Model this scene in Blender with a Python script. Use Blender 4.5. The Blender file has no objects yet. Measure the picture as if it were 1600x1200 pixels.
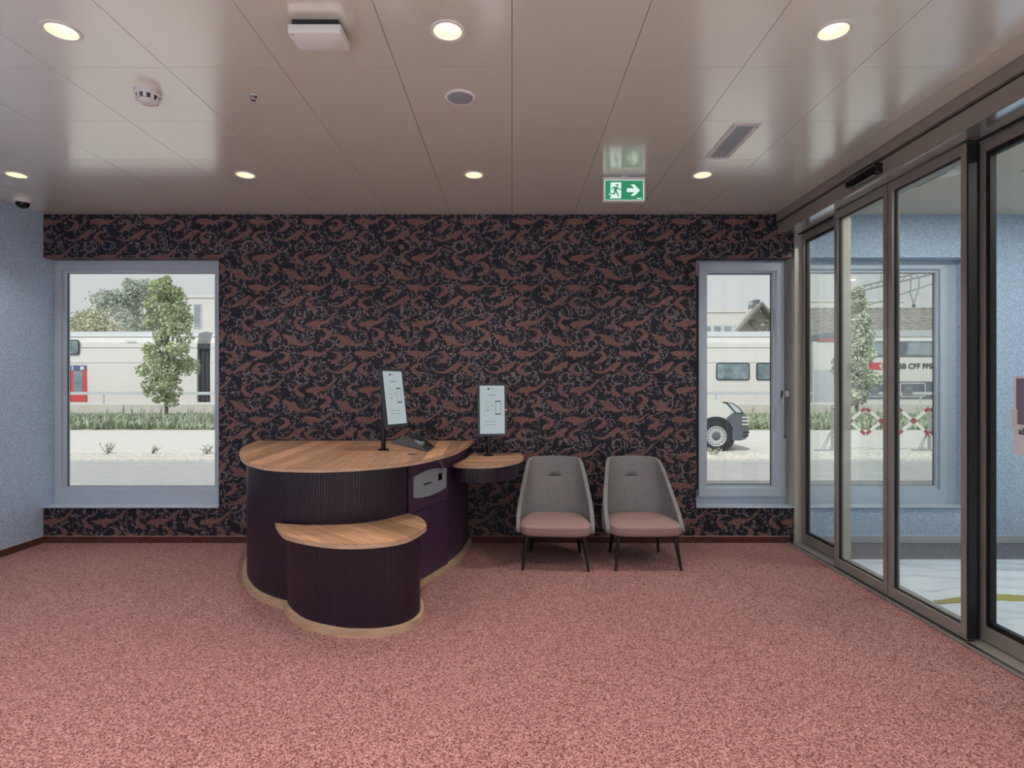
import bpy, bmesh, math, random
from mathutils import Vector, Matrix, noise as mnoise
random.seed(7)
PI = math.pi
scene = bpy.context.scene
COL = scene.collection

def lin(c):
    c = c / 255.0
    return c / 12.92 if c <= 0.04045 else ((c + 0.055) / 1.055) ** 2.4
def S(r, g, b):
    return (lin(r), lin(g), lin(b), 1.0)

# ------------------------------------------------------------------ camera, sky, sun, exposure
F = 877.0                      # focal length in pixels of the 1600 px wide frame
EYE = 1.541
cam_data = bpy.data.cameras.new('camera')
cam_data.sensor_width = 36.0
cam_data.lens = F / 1600.0 * 36.0
cam_data.clip_start = 0.05
cam_data.clip_end = 500
cam = bpy.data.objects.new('camera', cam_data)
cam.location = (0, 0, EYE)
cam.rotation_euler = (PI / 2, 0, 0)
COL.objects.link(cam)
scene.camera = cam
scene.view_settings.view_transform = 'Standard'
scene.view_settings.look = 'None'
scene.view_settings.exposure = 0.0
scene.view_settings.gamma = 1.0
scene.view_settings.use_curve_mapping = False
scene.cycles.max_bounces = 7
scene.cycles.glossy_bounces = 3
scene.cycles.transmission_bounces = 4
scene.cycles.transparent_max_bounces = 14
scene.cycles.caustics_reflective = False
scene.cycles.caustics_refractive = False

world = bpy.data.worlds.new('sky')
scene.world = world
world.use_nodes = True
wbg = world.node_tree.nodes['Background']
wbg.inputs['Color'].default_value = (0.99, 0.995, 1.0, 1)
wbg.inputs['Strength'].default_value = 0.70

sun_d = bpy.data.lights.new('sun', 'SUN')
sun_d.energy = 2.4
sun_d.angle = math.radians(0.6)
sun_d.color = (1.0, 0.98, 0.95)
sun = bpy.data.objects.new('sun', sun_d)
COL.objects.link(sun)
sun.rotation_euler = Vector((0.35, 0.72, -0.98)).to_track_quat('-Z', 'Y').to_euler()
LAMP_W = 7.0
ADDED_LAMP_W = 20.0
LAMP_COL = (1.0, 0.93, 0.86)

# ------------------------------------------------------------------ materials
MATS = {}
def nodes_of(m):
    m.use_nodes = True
    nt = m.node_tree
    return nt, nt.nodes['Principled BSDF']

def mat(name, col, rough=0.6, metal=0.0, var=0.0, vscale=20.0, bump=0.0, bscale=200.0, spec=0.5, detail=3.0, stretch=None, coat=0.0, emit=None, estr=0.0):
    """plain surface with an optional colour speckle (var) and fine relief (bump)"""
    m = bpy.data.materials.new(name)
    nt, b = nodes_of(m)
    N, L = nt.nodes, nt.links
    b.inputs['Base Color'].default_value = col
    b.inputs['Roughness'].default_value = rough
    b.inputs['Metallic'].default_value = metal
    b.inputs['Specular IOR Level'].default_value = spec
    b.inputs['Coat Weight'].default_value = coat
    if emit:
        b.inputs['Emission Color'].default_value = emit
        b.inputs['Emission Strength'].default_value = estr
    if var or bump:
        tc = N.new('ShaderNodeTexCoord')
        mp = N.new('ShaderNodeMapping')
        L.new(tc.outputs['Object'], mp.inputs['Vector'])
        if stretch: mp.inputs['Scale'].default_value = stretch
    if var:
        nz = N.new('ShaderNodeTexNoise')
        nz.inputs['Scale'].default_value = vscale
        nz.inputs['Detail'].default_value = detail
        L.new(mp.outputs[0], nz.inputs['Vector'])
        mr = N.new('ShaderNodeMapRange')
        mr.inputs['From Min'].default_value = 0.3; mr.inputs['From Max'].default_value = 0.7
        mr.inputs['To Min'].default_value = 1 - var; mr.inputs['To Max'].default_value = 1 + var
        L.new(nz.outputs['Fac'], mr.inputs['Value'])
        mx = N.new('ShaderNodeMix'); mx.data_type = 'RGBA'; mx.blend_type = 'MULTIPLY'
        mx.inputs[0].default_value = 1
        mx.inputs[6].default_value = col
        cb = N.new('ShaderNodeCombineColor')
        for k in range(3): L.new(mr.outputs[0], cb.inputs[k])
        L.new(cb.outputs[0], mx.inputs[7])
        L.new(mx.outputs[2], b.inputs['Base Color'])
    if bump:
        n2 = N.new('ShaderNodeTexNoise')
        n2.inputs['Scale'].default_value = bscale
        n2.inputs['Detail'].default_value = 2
        L.new(mp.outputs[0], n2.inputs['Vector'])
        bp = N.new('ShaderNodeBump')
        bp.inputs['Strength'].default_value = bump
        bp.inputs['Distance'].default_value = 0.004
        L.new(n2.outputs['Fac'], bp.inputs['Height'])
        L.new(bp.outputs[0], b.inputs['Normal'])
    MATS[name] = m
    return m

def emission(name, col, strength):
    m = bpy.data.materials.new(name)
    m.use_nodes = True
    nt = m.node_tree; nt.nodes.clear()
    o = nt.nodes.new('ShaderNodeOutputMaterial'); e = nt.nodes.new('ShaderNodeEmission')
    e.inputs[0].default_value = col; e.inputs[1].default_value = strength
    nt.links.new(e.outputs[0], o.inputs[0])
    MATS[name] = m
    return m

def glass(name, tint=(0.97, 0.985, 0.98, 1), f0=0.035):
    """clear pane: see-through with angle dependent mirror reflection"""
    m = bpy.data.materials.new(name)
    m.use_nodes = True
    nt = m.node_tree; nt.nodes.clear()
    N, L = nt.nodes, nt.links
    o = N.new('ShaderNodeOutputMaterial')
    t = N.new('ShaderNodeBsdfTransparent'); t.inputs[0].default_value = tint
    g = N.new('ShaderNodeBsdfGlossy'); g.inputs['Roughness'].default_value = 0.0
    g.inputs['Color'].default_value = (1, 1, 1, 1)
    lw = N.new('ShaderNodeLayerWeight'); lw.inputs[0].default_value = 0.5
    p = N.new('ShaderNodeMath'); p.operation = 'POWER'; p.inputs[1].default_value = 5
    L.new(lw.outputs['Facing'], p.inputs[0])
    ma = N.new('ShaderNodeMath'); ma.operation = 'MULTIPLY_ADD'
    ma.inputs[1].default_value = 1 - f0; ma.inputs[2].default_value = f0
    L.new(p.outputs[0], ma.inputs[0])
    mx = N.new('ShaderNodeMixShader')
    L.new(ma.outputs[0], mx.inputs[0]); L.new(t.outputs[0], mx.inputs[1]); L.new(g.outputs[0], mx.inputs[2])
    L.new(mx.outputs[0], o.inputs[0])
    MATS[name] = m
    return m

def carpet_mat(name, light, mid, dark, scale=190):
    m = bpy.data.materials.new(name)
    nt, b = nodes_of(m); N, L = nt.nodes, nt.links
    tc = N.new('ShaderNodeTexCoord')
    vo = N.new('ShaderNodeTexVoronoi'); vo.inputs['Scale'].default_value = scale
    L.new(tc.outputs['Object'], vo.inputs['Vector'])
    sx = N.new('ShaderNodeSeparateColor'); L.new(vo.outputs['Color'], sx.inputs[0])
    cr = N.new('ShaderNodeValToRGB')
    cr.color_ramp.elements[0].position = 0.0; cr.color_ramp.elements[0].color = dark
    cr.color_ramp.elements[1].position = 1.0; cr.color_ramp.elements[1].color = light
    e = cr.color_ramp.elements.new(0.45); e.color = mid
    L.new(sx.outputs[0], cr.inputs[0])
    L.new(cr.outputs[0], b.inputs['Base Color'])
    b.inputs['Roughness'].default_value = 0.95
    b.inputs['Specular IOR Level'].default_value = 0.1
    b.inputs['Sheen Weight'].default_value = 0.12
    bp = N.new('ShaderNodeBump'); bp.inputs['Strength'].default_value = 0.35; bp.inputs['Distance'].default_value = 0.005
    L.new(vo.outputs['Distance'], bp.inputs['Height']); L.new(bp.outputs[0], b.inputs['Normal'])
    MATS[name] = m
    return m

def wood_mat(name, ang):
    """oak stave: a tone per stave and grain running along its length"""
    m = bpy.data.materials.new(name)
    nt, b = nodes_of(m); N, L = nt.nodes, nt.links
    tc = N.new('ShaderNodeTexCoord'); mp = N.new('ShaderNodeMapping')
    mp.inputs['Rotation'].default_value = (0, 0, -ang)
    L.new(tc.outputs['Object'], mp.inputs['Vector'])
    oi = N.new('ShaderNodeObjectInfo')
    ad = N.new('ShaderNodeVectorMath'); ad.operation = 'ADD'
    L.new(mp.outputs[0], ad.inputs[0])
    cm = N.new('ShaderNodeCombineXYZ')
    mm = N.new('ShaderNodeMath'); mm.operation = 'MULTIPLY'; mm.inputs[1].default_value = 37
    L.new(oi.outputs['Random'], mm.inputs[0])
    for k in range(3): L.new(mm.outputs[0], cm.inputs[k])
    L.new(cm.outputs[0], ad.inputs[1])
    sc = N.new('ShaderNodeVectorMath'); sc.operation = 'MULTIPLY'; sc.inputs[1].default_value = (3, 60, 60)
    L.new(ad.outputs[0], sc.inputs[0])
    nz = N.new('ShaderNodeTexNoise'); nz.inputs['Scale'].default_value = 1.0; nz.inputs['Detail'].default_value = 4; nz.inputs['Distortion'].default_value = 0.6
    L.new(sc.outputs[0], nz.inputs['Vector'])
    cr = N.new('ShaderNodeValToRGB')
    cr.color_ramp.elements[0].position = 0.3; cr.color_ramp.elements[0].color = S(158, 116, 86)
    cr.color_ramp.elements[1].position = 0.72; cr.color_ramp.elements[1].color = S(208, 168, 134)
    L.new(nz.outputs['Fac'], cr.inputs[0])
    mr = N.new('ShaderNodeMapRange'); mr.inputs['To Min'].default_value = 0.62; mr.inputs['To Max'].default_value = 1.25
    L.new(oi.outputs['Random'], mr.inputs['Value'])
    mx = N.new('ShaderNodeVectorMath'); mx.operation = 'SCALE'
    L.new(cr.outputs[0], mx.inputs[0]); L.new(mr.outputs[0], mx.inputs['Scale'])
    L.new(mx.outputs[0], b.inputs['Base Color'])
    b.inputs['Roughness'].default_value = 0.42
    b.inputs['Specular IOR Level'].default_value = 0.4
    MATS[name] = m
    return m

def ceiling_mat(name):
    m = bpy.data.materials.new(name)
    nt, b = nodes_of(m); N, L = nt.nodes, nt.links
    b.inputs['Base Color'].default_value = S(240, 237, 228)
    b.inputs['Metallic'].default_value = 0.12
    b.inputs['Coat Weight'].default_value = 1.0
    b.inputs['Coat IOR'].default_value = 3.0
    b.inputs['Coat Roughness'].default_value = 0.16
    b.inputs['Specular Tint'].default_value = (1, 1, 1, 1)
    b.inputs['Roughness'].default_value = 0.23
    tc = N.new('ShaderNodeTexCoord'); nz = N.new('ShaderNodeTexNoise'); nz.inputs['Scale'].default_value = 2.2
    L.new(tc.outputs['Object'], nz.inputs['Vector'])
    bp = N.new('ShaderNodeBump'); bp.inputs['Strength'].default_value = 0.03; bp.inputs['Distance'].default_value = 0.02
    L.new(nz.outputs['Fac'], bp.inputs['Height']); L.new(bp.outputs[0], b.inputs['Normal'])
    MATS[name] = m
    return m

def wallpaper_mat(name):
    """printed paper: dark ground with a repeat of eight copper fish and pale weed. One repeat is 660 x 825 units."""
    m = bpy.data.materials.new(name)
    nt, b = nodes_of(m); N, L = nt.nodes, nt.links
    U = 1 / 8 / 160.9
    TW, TH = 660.0, 825.0
    tc = N.new('ShaderNodeTexCoord'); sp = N.new('ShaderNodeSeparateXYZ')
    L.new(tc.outputs['Object'], sp.inputs[0])
    X, Z = sp.outputs[0], sp.outputs[2]
    def math_(op, a, bb=None, c=None):
        n = N.new('ShaderNodeMath'); n.operation = op
        for k, v in enumerate((a, bb, c)):
            if v is None: continue
            if isinstance(v, (int, float)): n.inputs[k].default_value = v
            else: L.new(v, n.inputs[k])
        return n.outputs[0]
    # pattern units: cx = ((X*160.9+800)-600)*8 ; cy = ((1.541-Z)*160.9+600-340)*8
    def fx(x0): return math_('FRACT', math_('MULTIPLY_ADD', X, 160.9 * 8 / TW, (200 * 8 - x0) / TW + 40))
    def fy(y0): return math_('FRACT', math_('MULTIPLY_ADD', Z, -160.9 * 8 / TH, ((1.541 * 160.9 + 260) * 8 - y0) / TH + 40))
    def curve(src, pts):
        n = N.new('ShaderNodeFloatCurve')
        c = n.mapping.curves[0]
        n.mapping.extend = 'HORIZONTAL'
        while len(c.points) < len(pts): c.points.new(0.5, 0.5)
        for p, (x, y) in zip(c.points, sorted(pts)):
            p.location = (min(max(x, 0), 1), min(max(y, 0), 1)); p.handle_type = 'VECTOR'
        n.mapping.update()
        L.new(src, n.inputs['Value'])
        return n.outputs[0]
    def region(a0, lo, hi, vertical):
        """area between two outlines; lo/hi are lists of (position along, position across)"""
        along0 = lo[0][0]; across0 = min(p[1] for p in lo) - 4
        TA, TC = (TH, TW) if vertical else (TW, TH)
        t = fy(along0) if vertical else fx(along0)
        v = fx(across0) if vertical else fy(across0)
        end = (max(lo[-1][0], hi[-1][0]) - along0) / TA
        pl = [((p - along0) / TA, (q - across0) / TC) for p, q in lo] + [(end + 0.004, 1.0)]
        ph = [((p - along0) / TA, (q - across0) / TC) for p, q in hi] + [(end + 0.004, 0.0)]
        return math_('MULTIPLY', math_('GREATER_THAN', v, curve(t, pl)), math_('LESS_THAN', v, curve(t, ph)))
    big = [
     ([(945,868),(965,850),(1010,838),(1060,835),(1120,845),(1170,862),(1220,855),(1270,825),(1312,806),(1335,790)],
      [(945,872),(970,895),(1010,908),(1036,912),(1046,946),(1075,946),(1092,912),(1150,907),(1166,930),(1180,904),(1220,890),(1270,850),(1312,820),(1335,818)]),
     ([(620,232),(650,262),(700,275),(750,270),(800,240),(850,200),(900,168),(940,152),(970,150),(985,160)],
      [(620,268),(650,280),(700,298),(760,300),(800,287),(868,256),(880,278),(906,280),(915,240),(950,210),(975,185),(985,166)]),
     ([(1000,505),(1030,485),(1080,470),(1130,462),(1150,438),(1168,462),(1200,468),(1250,460),(1300,425),(1340,385),(1395,344)],
      [(1000,515),(1020,535),(1060,540),(1090,540),(1106,576),(1144,578),(1152,535),(1200,520),(1260,500),(1310,460),(1350,412),(1395,366)]),
     ([(705,632),(740,629),(800,645),(850,674),(866,660),(890,692),(930,735),(980,752),(1030,740),(1080,712),(1115,692)],
      [(705,640),(720,660),(768,702),(780,748),(804,778),(818,742),(860,765),(900,779),(950,782),(1000,774),(1050,757),(1115,724)]),
    ]
    small = [
     ([(22,690),(35,668),(45,700),(60,745),(80,745),(100,738),(120,705),(140,680),(160,655),(175,650),(182,655)],
      [(22,740),(35,770),(45,786),(60,797),(80,802),(95,818),(105,814),(120,798),(140,778),(160,740),(175,690),(182,665)]),
     ([(165,1070),(185,1040),(200,1015),(220,1003),(240,984),(255,990),(280,1005),(300,1030),(315,1060),(330,1095),(335,1105)],
      [(165,1092),(175,1138),(190,1130),(200,1080),(220,1050),(245,1046),(260,1072),(280,1101),(300,1121),(315,1130),(330,1128),(335,1120)]),
     ([(425,930),(445,880),(460,865),(480,858),(500,848),(520,856),(540,868),(560,880),(580,900),(592,950),(600,962)],
      [(425,970),(435,982),(450,930),(465,905),(480,896),(500,902),(520,922),(540,952),(560,977),(580,992),(600,986)]),
     ([(560,518),(575,530),(590,570),(605,590),(625,595),(640,595),(660,580),(680,555),(700,525),(720,512),(735,520)],
      [(560,592),(575,612),(590,640),(605,652),(625,662),(635,674),(650,662),(680,640),(700,610),(720,560),(735,535)]),
    ]
    fish = None
    for lo, hi in big:
        r = region(0, lo, hi, False)
        fish = r if fish is None else math_('MAXIMUM', fish, r)
    for lo, hi in small:
        fish = math_('MAXIMUM', fish, region(0, lo, hi, True))
    # weed strands: wide bands filled with leaf dots
    strands = [[(20,235),(110,195),(200,150)], [(150,470),(270,560),(390,610)], [(380,740),(480,790),(570,835)],
               [(395,700),(500,665),(600,690)], [(590,1060),(720,1000),(800,975)], [(620,290),(700,310),(790,345)],
               [(790,240),(900,190),(1000,160)], [(250,1180),(320,1240),(420,1200)], [(600,420),(690,440),(780,400)]]
    band = None
    for sdef in strands:
        r = region(0, [(y, x - 20) for y, x in sdef], [(y, x + 20) for y, x in sdef], True)
        band = r if band is None else math_('MAXIMUM', band, r)
    def ring(cx, cy, rad, w):
        dx = math_('MULTIPLY', math_('SUBTRACT', fx(cx - TW / 2), 0.5), TW)
        dy = math_('MULTIPLY', math_('SUBTRACT', fy(cy - TH / 2), 0.5), TH)
        d = math_('SQRT', math_('ADD', math_('MULTIPLY', dx, dx), math_('MULTIPLY', dy, dy)))
        return math_('LESS_THAN', math_('ABSOLUTE', math_('SUBTRACT', d, rad)), w)
    rings = None
    for cx, cy, rad in ((930,365,62),(1155,345,55),(300,360,70),(780,740,58),(620,760,60),(180,700,44)):
        r = ring(cx, cy, rad, 7)
        rings = r if rings is None else math_('MAXIMUM', rings, r)
    vm = N.new('ShaderNodeVectorMath'); vm.operation = 'SCALE'; vm.inputs['Scale'].default_value = 1.0
    L.new(tc.outputs['Object'], vm.inputs[0])
    vo = N.new('ShaderNodeTexVoronoi'); vo.inputs['Scale'].default_value = 58; vo.inputs['Randomness'].default_value = 0.9
    nd = N.new('ShaderNodeTexNoise'); nd.inputs['Scale'].default_value = 34; nd.inputs['Detail'].default_value = 2
    L.new(vm.outputs[0], vo.inputs['Vector']); L.new(vm.outputs[0], nd.inputs['Vector'])
    dots = math_('LESS_THAN', vo.outputs['Distance'], 0.44)
    nv_ = N.new('ShaderNodeTexNoise'); nv_.inputs['Scale'].default_value = 17; nv_.inputs['Detail'].default_value = 1.5
    L.new(vm.outputs[0], nv_.inputs['Vector'])
    vein = math_('LESS_THAN', math_('ABSOLUTE', math_('SUBTRACT', nv_.outputs['Fac'], 0.5)), 0.02)
    near = math_('LESS_THAN', math_('ABSOLUTE', math_('SUBTRACT', nv_.outputs['Fac'], 0.5)), 0.06)
    sparse = math_('MAXIMUM', math_('MULTIPLY', vein, math_('GREATER_THAN', nd.outputs['Fac'], 0.44)),
                   math_('MULTIPLY', math_('MULTIPLY', near, math_('LESS_THAN', vo.outputs['Distance'], 0.40)), math_('GREATER_THAN', nd.outputs['Fac'], 0.5)))
    broken = math_('MULTIPLY', rings, math_('GREATER_THAN', nd.outputs['Fac'], 0.46))
    weed = math_('MAXIMUM', math_('MAXIMUM', math_('MULTIPLY', band, dots), broken), sparse)
    # colours
    nb = N.new('ShaderNodeTexNoise'); nb.inputs['Scale'].default_value = 7; nb.inputs['Detail'].default_value = 1
    L.new(vm.outputs[0], nb.inputs['Vector'])
    g1 = N.new('ShaderNodeValToRGB')
    g1.color_ramp.elements[0].position = 0.35; g1.color_ramp.elements[0].color = S(25, 22, 34)
    g1.color_ramp.elements[1].position = 0.65; g1.color_ramp.elements[1].color = S(23, 28, 44)
    L.new(nb.outputs['Fac'], g1.inputs[0])
    nf = N.new('ShaderNodeTexNoise'); nf.inputs['Scale'].default_value = 90; nf.inputs['Detail'].default_value = 2
    L.new(vm.outputs[0], nf.inputs['Vector'])
    g2 = N.new('ShaderNodeValToRGB')
    g2.color_ramp.elements[0].position = 0.3; g2.color_ramp.elements[0].color = S(100, 70, 68)
    g2.color_ramp.elements[1].position = 0.7; g2.color_ramp.elements[1].color = S(142, 104, 98)
    L.new(nf.outputs['Fac'], g2.inputs[0])
    m1 = N.new('ShaderNodeMix'); m1.data_type = 'RGBA'
    L.new(math_('MULTIPLY', weed, 0.8), m1.inputs[0]); L.new(g1.outputs[0], m1.inputs[6]); m1.inputs[7].default_value = S(138, 124, 128)
    m2 = N.new('ShaderNodeMix'); m2.data_type = 'RGBA'
    L.new(fish, m2.inputs[0]); L.new(m1.outputs[2], m2.inputs[6]); L.new(g2.outputs[0], m2.inputs[7])
    L.new(m2.outputs[2], b.inputs['Base Color'])
    b.inputs['Roughness'].default_value = 0.55
    b.inputs['Specular IOR Level'].default_value = 0.35
    MATS[name] = m
    return m

wallpaper_mat('wallpaper')
ceiling_mat('ceiling_metal')
carpet_mat('carpet', S(198, 150, 145), S(150, 102, 97), S(80, 46, 44), 165)
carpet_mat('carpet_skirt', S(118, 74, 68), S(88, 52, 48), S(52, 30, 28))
mat('blue_plaster', S(184, 205, 231), 0.9, var=0.26, vscale=75, bump=1.0, bscale=75, spec=0.2)
mat('bounce_pale', S(226, 226, 222), 0.5, var=0.05, vscale=4)
mat('bounce_white', S(232, 232, 230), 0.9, var=0.03, vscale=20)
mat('reflector_warm', S(244, 228, 200), 0.6, var=0.02, vscale=8)
mat('white_frame', S(190, 203, 218), 0.35, spec=0.4, var=0.02, vscale=6)
mat('white_plastic', S(222, 220, 222), 0.45, var=0.02, vscale=8)
mat('white_lacquer', S(232, 230, 226), 0.5, var=0.02, vscale=8)
mat('bronze', S(154, 149, 143), 0.36, metal=0.2, var=0.03, vscale=9)
mat('underside_light', S(236, 236, 234), 0.16, metal=0.85, var=0.02, vscale=9)
mat('bronze_pale', S(198, 196, 184), 0.4, metal=0.2, var=0.02, vscale=9)
mat('black_rubber', S(20, 22, 26), 0.5, var=0.1, vscale=30)
mat('black_gloss', S(14, 14, 16), 0.18, var=0.1, vscale=30)
mat('black_wood', S(16, 15, 15), 0.4, var=0.2, vscale=60)
mat('graphite', S(58, 60, 62), 0.4, metal=0.3, var=0.05, vscale=30)
mat('screen_bezel', S(62, 68, 72), 0.35, var=0.05, vscale=20)
mat('steel', S(190, 192, 195), 0.25, metal=1.0, var=0.04, vscale=40)
mat('plate_grey', S(158, 168, 176), 0.4, metal=0.25, var=0.02, vscale=30)
mat('aubergine', S(38, 24, 42), 0.3, var=0.10, vscale=26, stretch=(1, 1, 0.08), spec=0.4)
mat('aubergine_flat', S(68, 46, 72), 0.4, var=0.05, vscale=18, stretch=(1, 1, 0.2), spec=0.4)
wood_mat('oak_lengthwise', PI / 2)
wood_mat('oak_diagonal', -PI / 4)
wood_mat('oak_cross', 0.0)
mat('oak_edge', S(190, 160, 132), 0.45, var=0.16, vscale=9, stretch=(1, 1, 3))
mat('tweed', S(140, 138, 140), 0.95, var=0.42, vscale=230, bump=0.5, bscale=260, spec=0.1)
mat('mauve_fabric', S(160, 134, 130), 0.85, var=0.06, vscale=60, bump=0.15, bscale=400, spec=0.2)
mat('granulate', S(112, 116, 124), 0.85, var=0.6, vscale=140)
mat('film', S(226, 236, 248), 0.14, var=0.03, vscale=3, spec=0.5)
mat('tape_yellow', S(162, 160, 84), 0.5, var=0.05, vscale=20)
mat('lobby_ceiling', S(214, 208, 192), 0.6, var=0.02, vscale=5)
mat('dark_void', S(22, 21, 22), 0.9, var=0.1, vscale=20)
mat('speaker_mesh', S(150, 156, 170), 0.6, var=0.12, vscale=400)
mat('concrete', S(205, 203, 198), 0.85, var=0.06, vscale=1.5)
mat('asphalt', S(176, 177, 176), 0.9, var=0.1, vscale=14, stretch=(0.3, 1, 1))
mat('kerb_stone', S(216, 214, 208), 0.9, var=0.14, vscale=9)
mat('gravel_ground', S(196, 190, 178), 0.95, var=0.3, vscale=24)
mat('path_paving', S(214, 212, 207), 0.9, var=0.04, vscale=3)
mat('soil', S(150, 146, 120), 0.95, var=0.3, vscale=6)
mat('leaf_green', S(182, 194, 152), 0.6, var=0.35, vscale=3.0, spec=0.3)
mat('leaf_pale', S(206, 212, 190), 0.6, var=0.3, vscale=2.0, spec=0.3)
mat('leaf_grey', S(196, 204, 192), 0.7, var=0.3, vscale=1.2, spec=0.2)
mat('leaf_yellow', S(200, 202, 176), 0.7, var=0.3, vscale=1.2, spec=0.2)
mat('grass_green', S(180, 190, 164), 0.7, var=0.4, vscale=3.0, spec=0.2)
mat('bark', S(112, 100, 88), 0.9, var=0.3, vscale=20)
mat('train_white', S(222, 221, 218), 0.45, var=0.02, vscale=0.7)
mat('train_roof', S(196, 202, 206), 0.5, var=0.04, vscale=0.7)
mat('train_grey', S(118, 124, 132), 0.45, var=0.05, vscale=1)
mat('train_band', S(104, 114, 126), 0.3, var=0.08, vscale=1)
mat('train_nose_grey', S(188, 192, 200), 0.4, var=0.05, vscale=1)
mat('train_red', S(206, 74, 78), 0.4, var=0.03, vscale=2)
mat('train_blue', S(84, 98, 138), 0.4, var=0.03, vscale=2)
mat('train_glass', S(120, 138, 146), 0.08, var=0.5, vscale=1.6)
mat('dark_rubber', S(52, 56, 62), 0.7, var=0.2, vscale=6)
mat('van_white', S(224, 223, 220), 0.3, var=0.01, vscale=2)
mat('van_grey', S(96, 102, 110), 0.55, var=0.05, vscale=8)
mat('van_dark', S(44, 47, 52), 0.6, var=0.08, vscale=8)
mat('rim_silver', S(196, 198, 200), 0.4, metal=0.2, var=0.03, vscale=20)
mat('stripe_red', S(158, 66, 76), 0.5, var=0.06, vscale=10)
mat('stripe_white', S(226, 226, 222), 0.5, var=0.03, vscale=10)
mat('galvanised', S(172, 176, 180), 0.45, metal=0.4, var=0.06, vscale=12)
mat('roof_tile', S(150, 146, 142), 0.9, var=0.25, vscale=3)
mat('house_wall', S(198, 196, 188), 0.9, var=0.05, vscale=2)
mat('house_timber', S(120, 118, 112), 0.9, var=0.1, vscale=4)
mat('pale_facade', S(222, 222, 220), 0.8, var=0.02, vscale=0.6)
mat('facade_glass', S(150, 162, 170), 0.2, var=0.15, vscale=1)
mat('paper', S(224, 226, 232), 0.7, var=0.02, vscale=8)
mat('print_purple', S(132, 118, 140), 0.7, var=0.04, vscale=8)
mat('print_dark', S(60, 62, 70), 0.6, var=0.05, vscale=30)
mat('print_grey', S(150, 156, 162), 0.6, var=0.05, vscale=30)
glass('pane_clear')
glass('pane_partition', (0.93, 0.955, 0.945, 1), 0.045)
emission('lamp_glow', (1.0, 0.93, 0.83, 1), 8.0)
emission('sign_green', S(52, 140, 100), 1.0)
emission('sign_white', (0.80, 0.93, 0.88, 1), 0.95)
emission('screen_glow', S(186, 198, 202), 0.8)

# ------------------------------------------------------------------ builders
OFF = {}
def new_bm(): return bmesh.new()

def link(name, data, material, parent, world):
    o = bpy.data.objects.new(name, data)
    COL.objects.link(o)
    if material is not None:
        for mm in (material if isinstance(material, (list, tuple)) else [material]):
            data.materials.append(MATS[mm])
    if parent is not None: o.parent = parent
    OFF[o.name] = world
    return o

def obj(name, bm, material, parent=None, smooth=None, local=False):
    """one mesh object; coordinates are in the room unless local is set"""
    off = OFF[parent.name] if parent is not None else Vector((0, 0, 0))
    if parent is not None and not local:
        bmesh.ops.translate(bm, verts=bm.verts, vec=-off)
    bmesh.ops.recalc_face_normals(bm, faces=bm.faces)
    me = bpy.data.meshes.new(name)
    bm.to_mesh(me); bm.free()
    if smooth is not None:
        me.shade_smooth()
        me.set_sharp_from_angle(angle=math.radians(smooth))
    return link(name, me, material, parent, off)

def mesh_obj(name, verts, faces, material, parent=None):
    off = OFF[parent.name] if parent is not None else Vector((0, 0, 0))
    me = bpy.data.meshes.new(name)
    me.from_pydata([(v[0] - off.x, v[1] - off.y, v[2] - off.z) for v in verts], [], faces)
    me.update()
    return link(name, me, material, parent, off)

def tag(o, label, cat=None, group=None, kind=None):
    o['label'] = label
    if cat: o['category'] = cat
    if group: o['group'] = group
    if kind: o['kind'] = kind
    return o

def thing(name, label, cat, loc=(0, 0, 0), group=None, rz=0.0):
    o = bpy.data.objects.new(name, None)
    o.empty_display_size = 0.05
    COL.objects.link(o)
    o.location = loc; o.rotation_euler = (0, 0, rz)
    OFF[o.name] = Vector(loc)
    return tag(o, label, cat, group)

def struct(o, label=None):
    o['kind'] = 'structure'
    if label: o['label'] = label
    return o

def copy_tree(root, loc, rz=0.0, label=None, parent=None):
    c = root.copy(); COL.objects.link(c)
    if parent is None:
        c.location = loc; c.rotation_euler = (0, 0, rz)
        if label: c['label'] = label
        OFF[c.name] = Vector(loc)
    else:
        c.parent = parent
    for ch in list(root.children): copy_tree(ch, None, parent=c)
    return c

def box(bm, x0, x1, y0, y1, z0, z1, bev=0.0, seg=2):
    x0, x1 = sorted((x0, x1)); y0, y1 = sorted((y0, y1)); z0, z1 = sorted((z0, z1))
    vs = [bm.verts.new(p) for p in ((x0,y0,z0),(x1,y0,z0),(x1,y1,z0),(x0,y1,z0),(x0,y0,z1),(x1,y0,z1),(x1,y1,z1),(x0,y1,z1))]
    fs = [bm.faces.new([vs[i] for i in q]) for q in ((0,3,2,1),(4,5,6,7),(0,1,5,4),(1,2,6,5),(2,3,7,6),(3,0,4,7))]
    if bev > 0:
        es = list({e for f in fs for e in f.edges})
        bmesh.ops.bevel(bm, geom=es, offset=bev, segments=seg, profile=0.5, affect='EDGES')
    return bm

def boxo(name, x0, x1, y0, y1, z0, z1, material, parent=None, bev=0.0, smooth=None):
    return obj(name, box(new_bm(), x0, x1, y0, y1, z0, z1, bev), material, parent, smooth)

def ring_xz(bm, x0, x1, z0, z1, l, r, b, t, y0, y1):
    """rectangular frame standing in the XZ plane"""
    box(bm, x0, x0 + l, y0, y1, z0, z1); box(bm, x1 - r, x1, y0, y1, z0, z1)
    box(bm, x0 + l, x1 - r, y0, y1, z0, z0 + b); box(bm, x0 + l, x1 - r, y0, y1, z1 - t, z1)
    return bm

def ring_yz(bm, y0, y1, z0, z1, w, b, t, x0, x1):
    box(bm, x0, x1, y0, y0 + w, z0, z1); box(bm, x0, x1, y1 - w, y1, z0, z1)
    box(bm, x0, x1, y0 + w, y1 - w, z0, z0 + b); box(bm, x0, x1, y0 + w, y1 - w, z1 - t, z1)
    return bm

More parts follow.
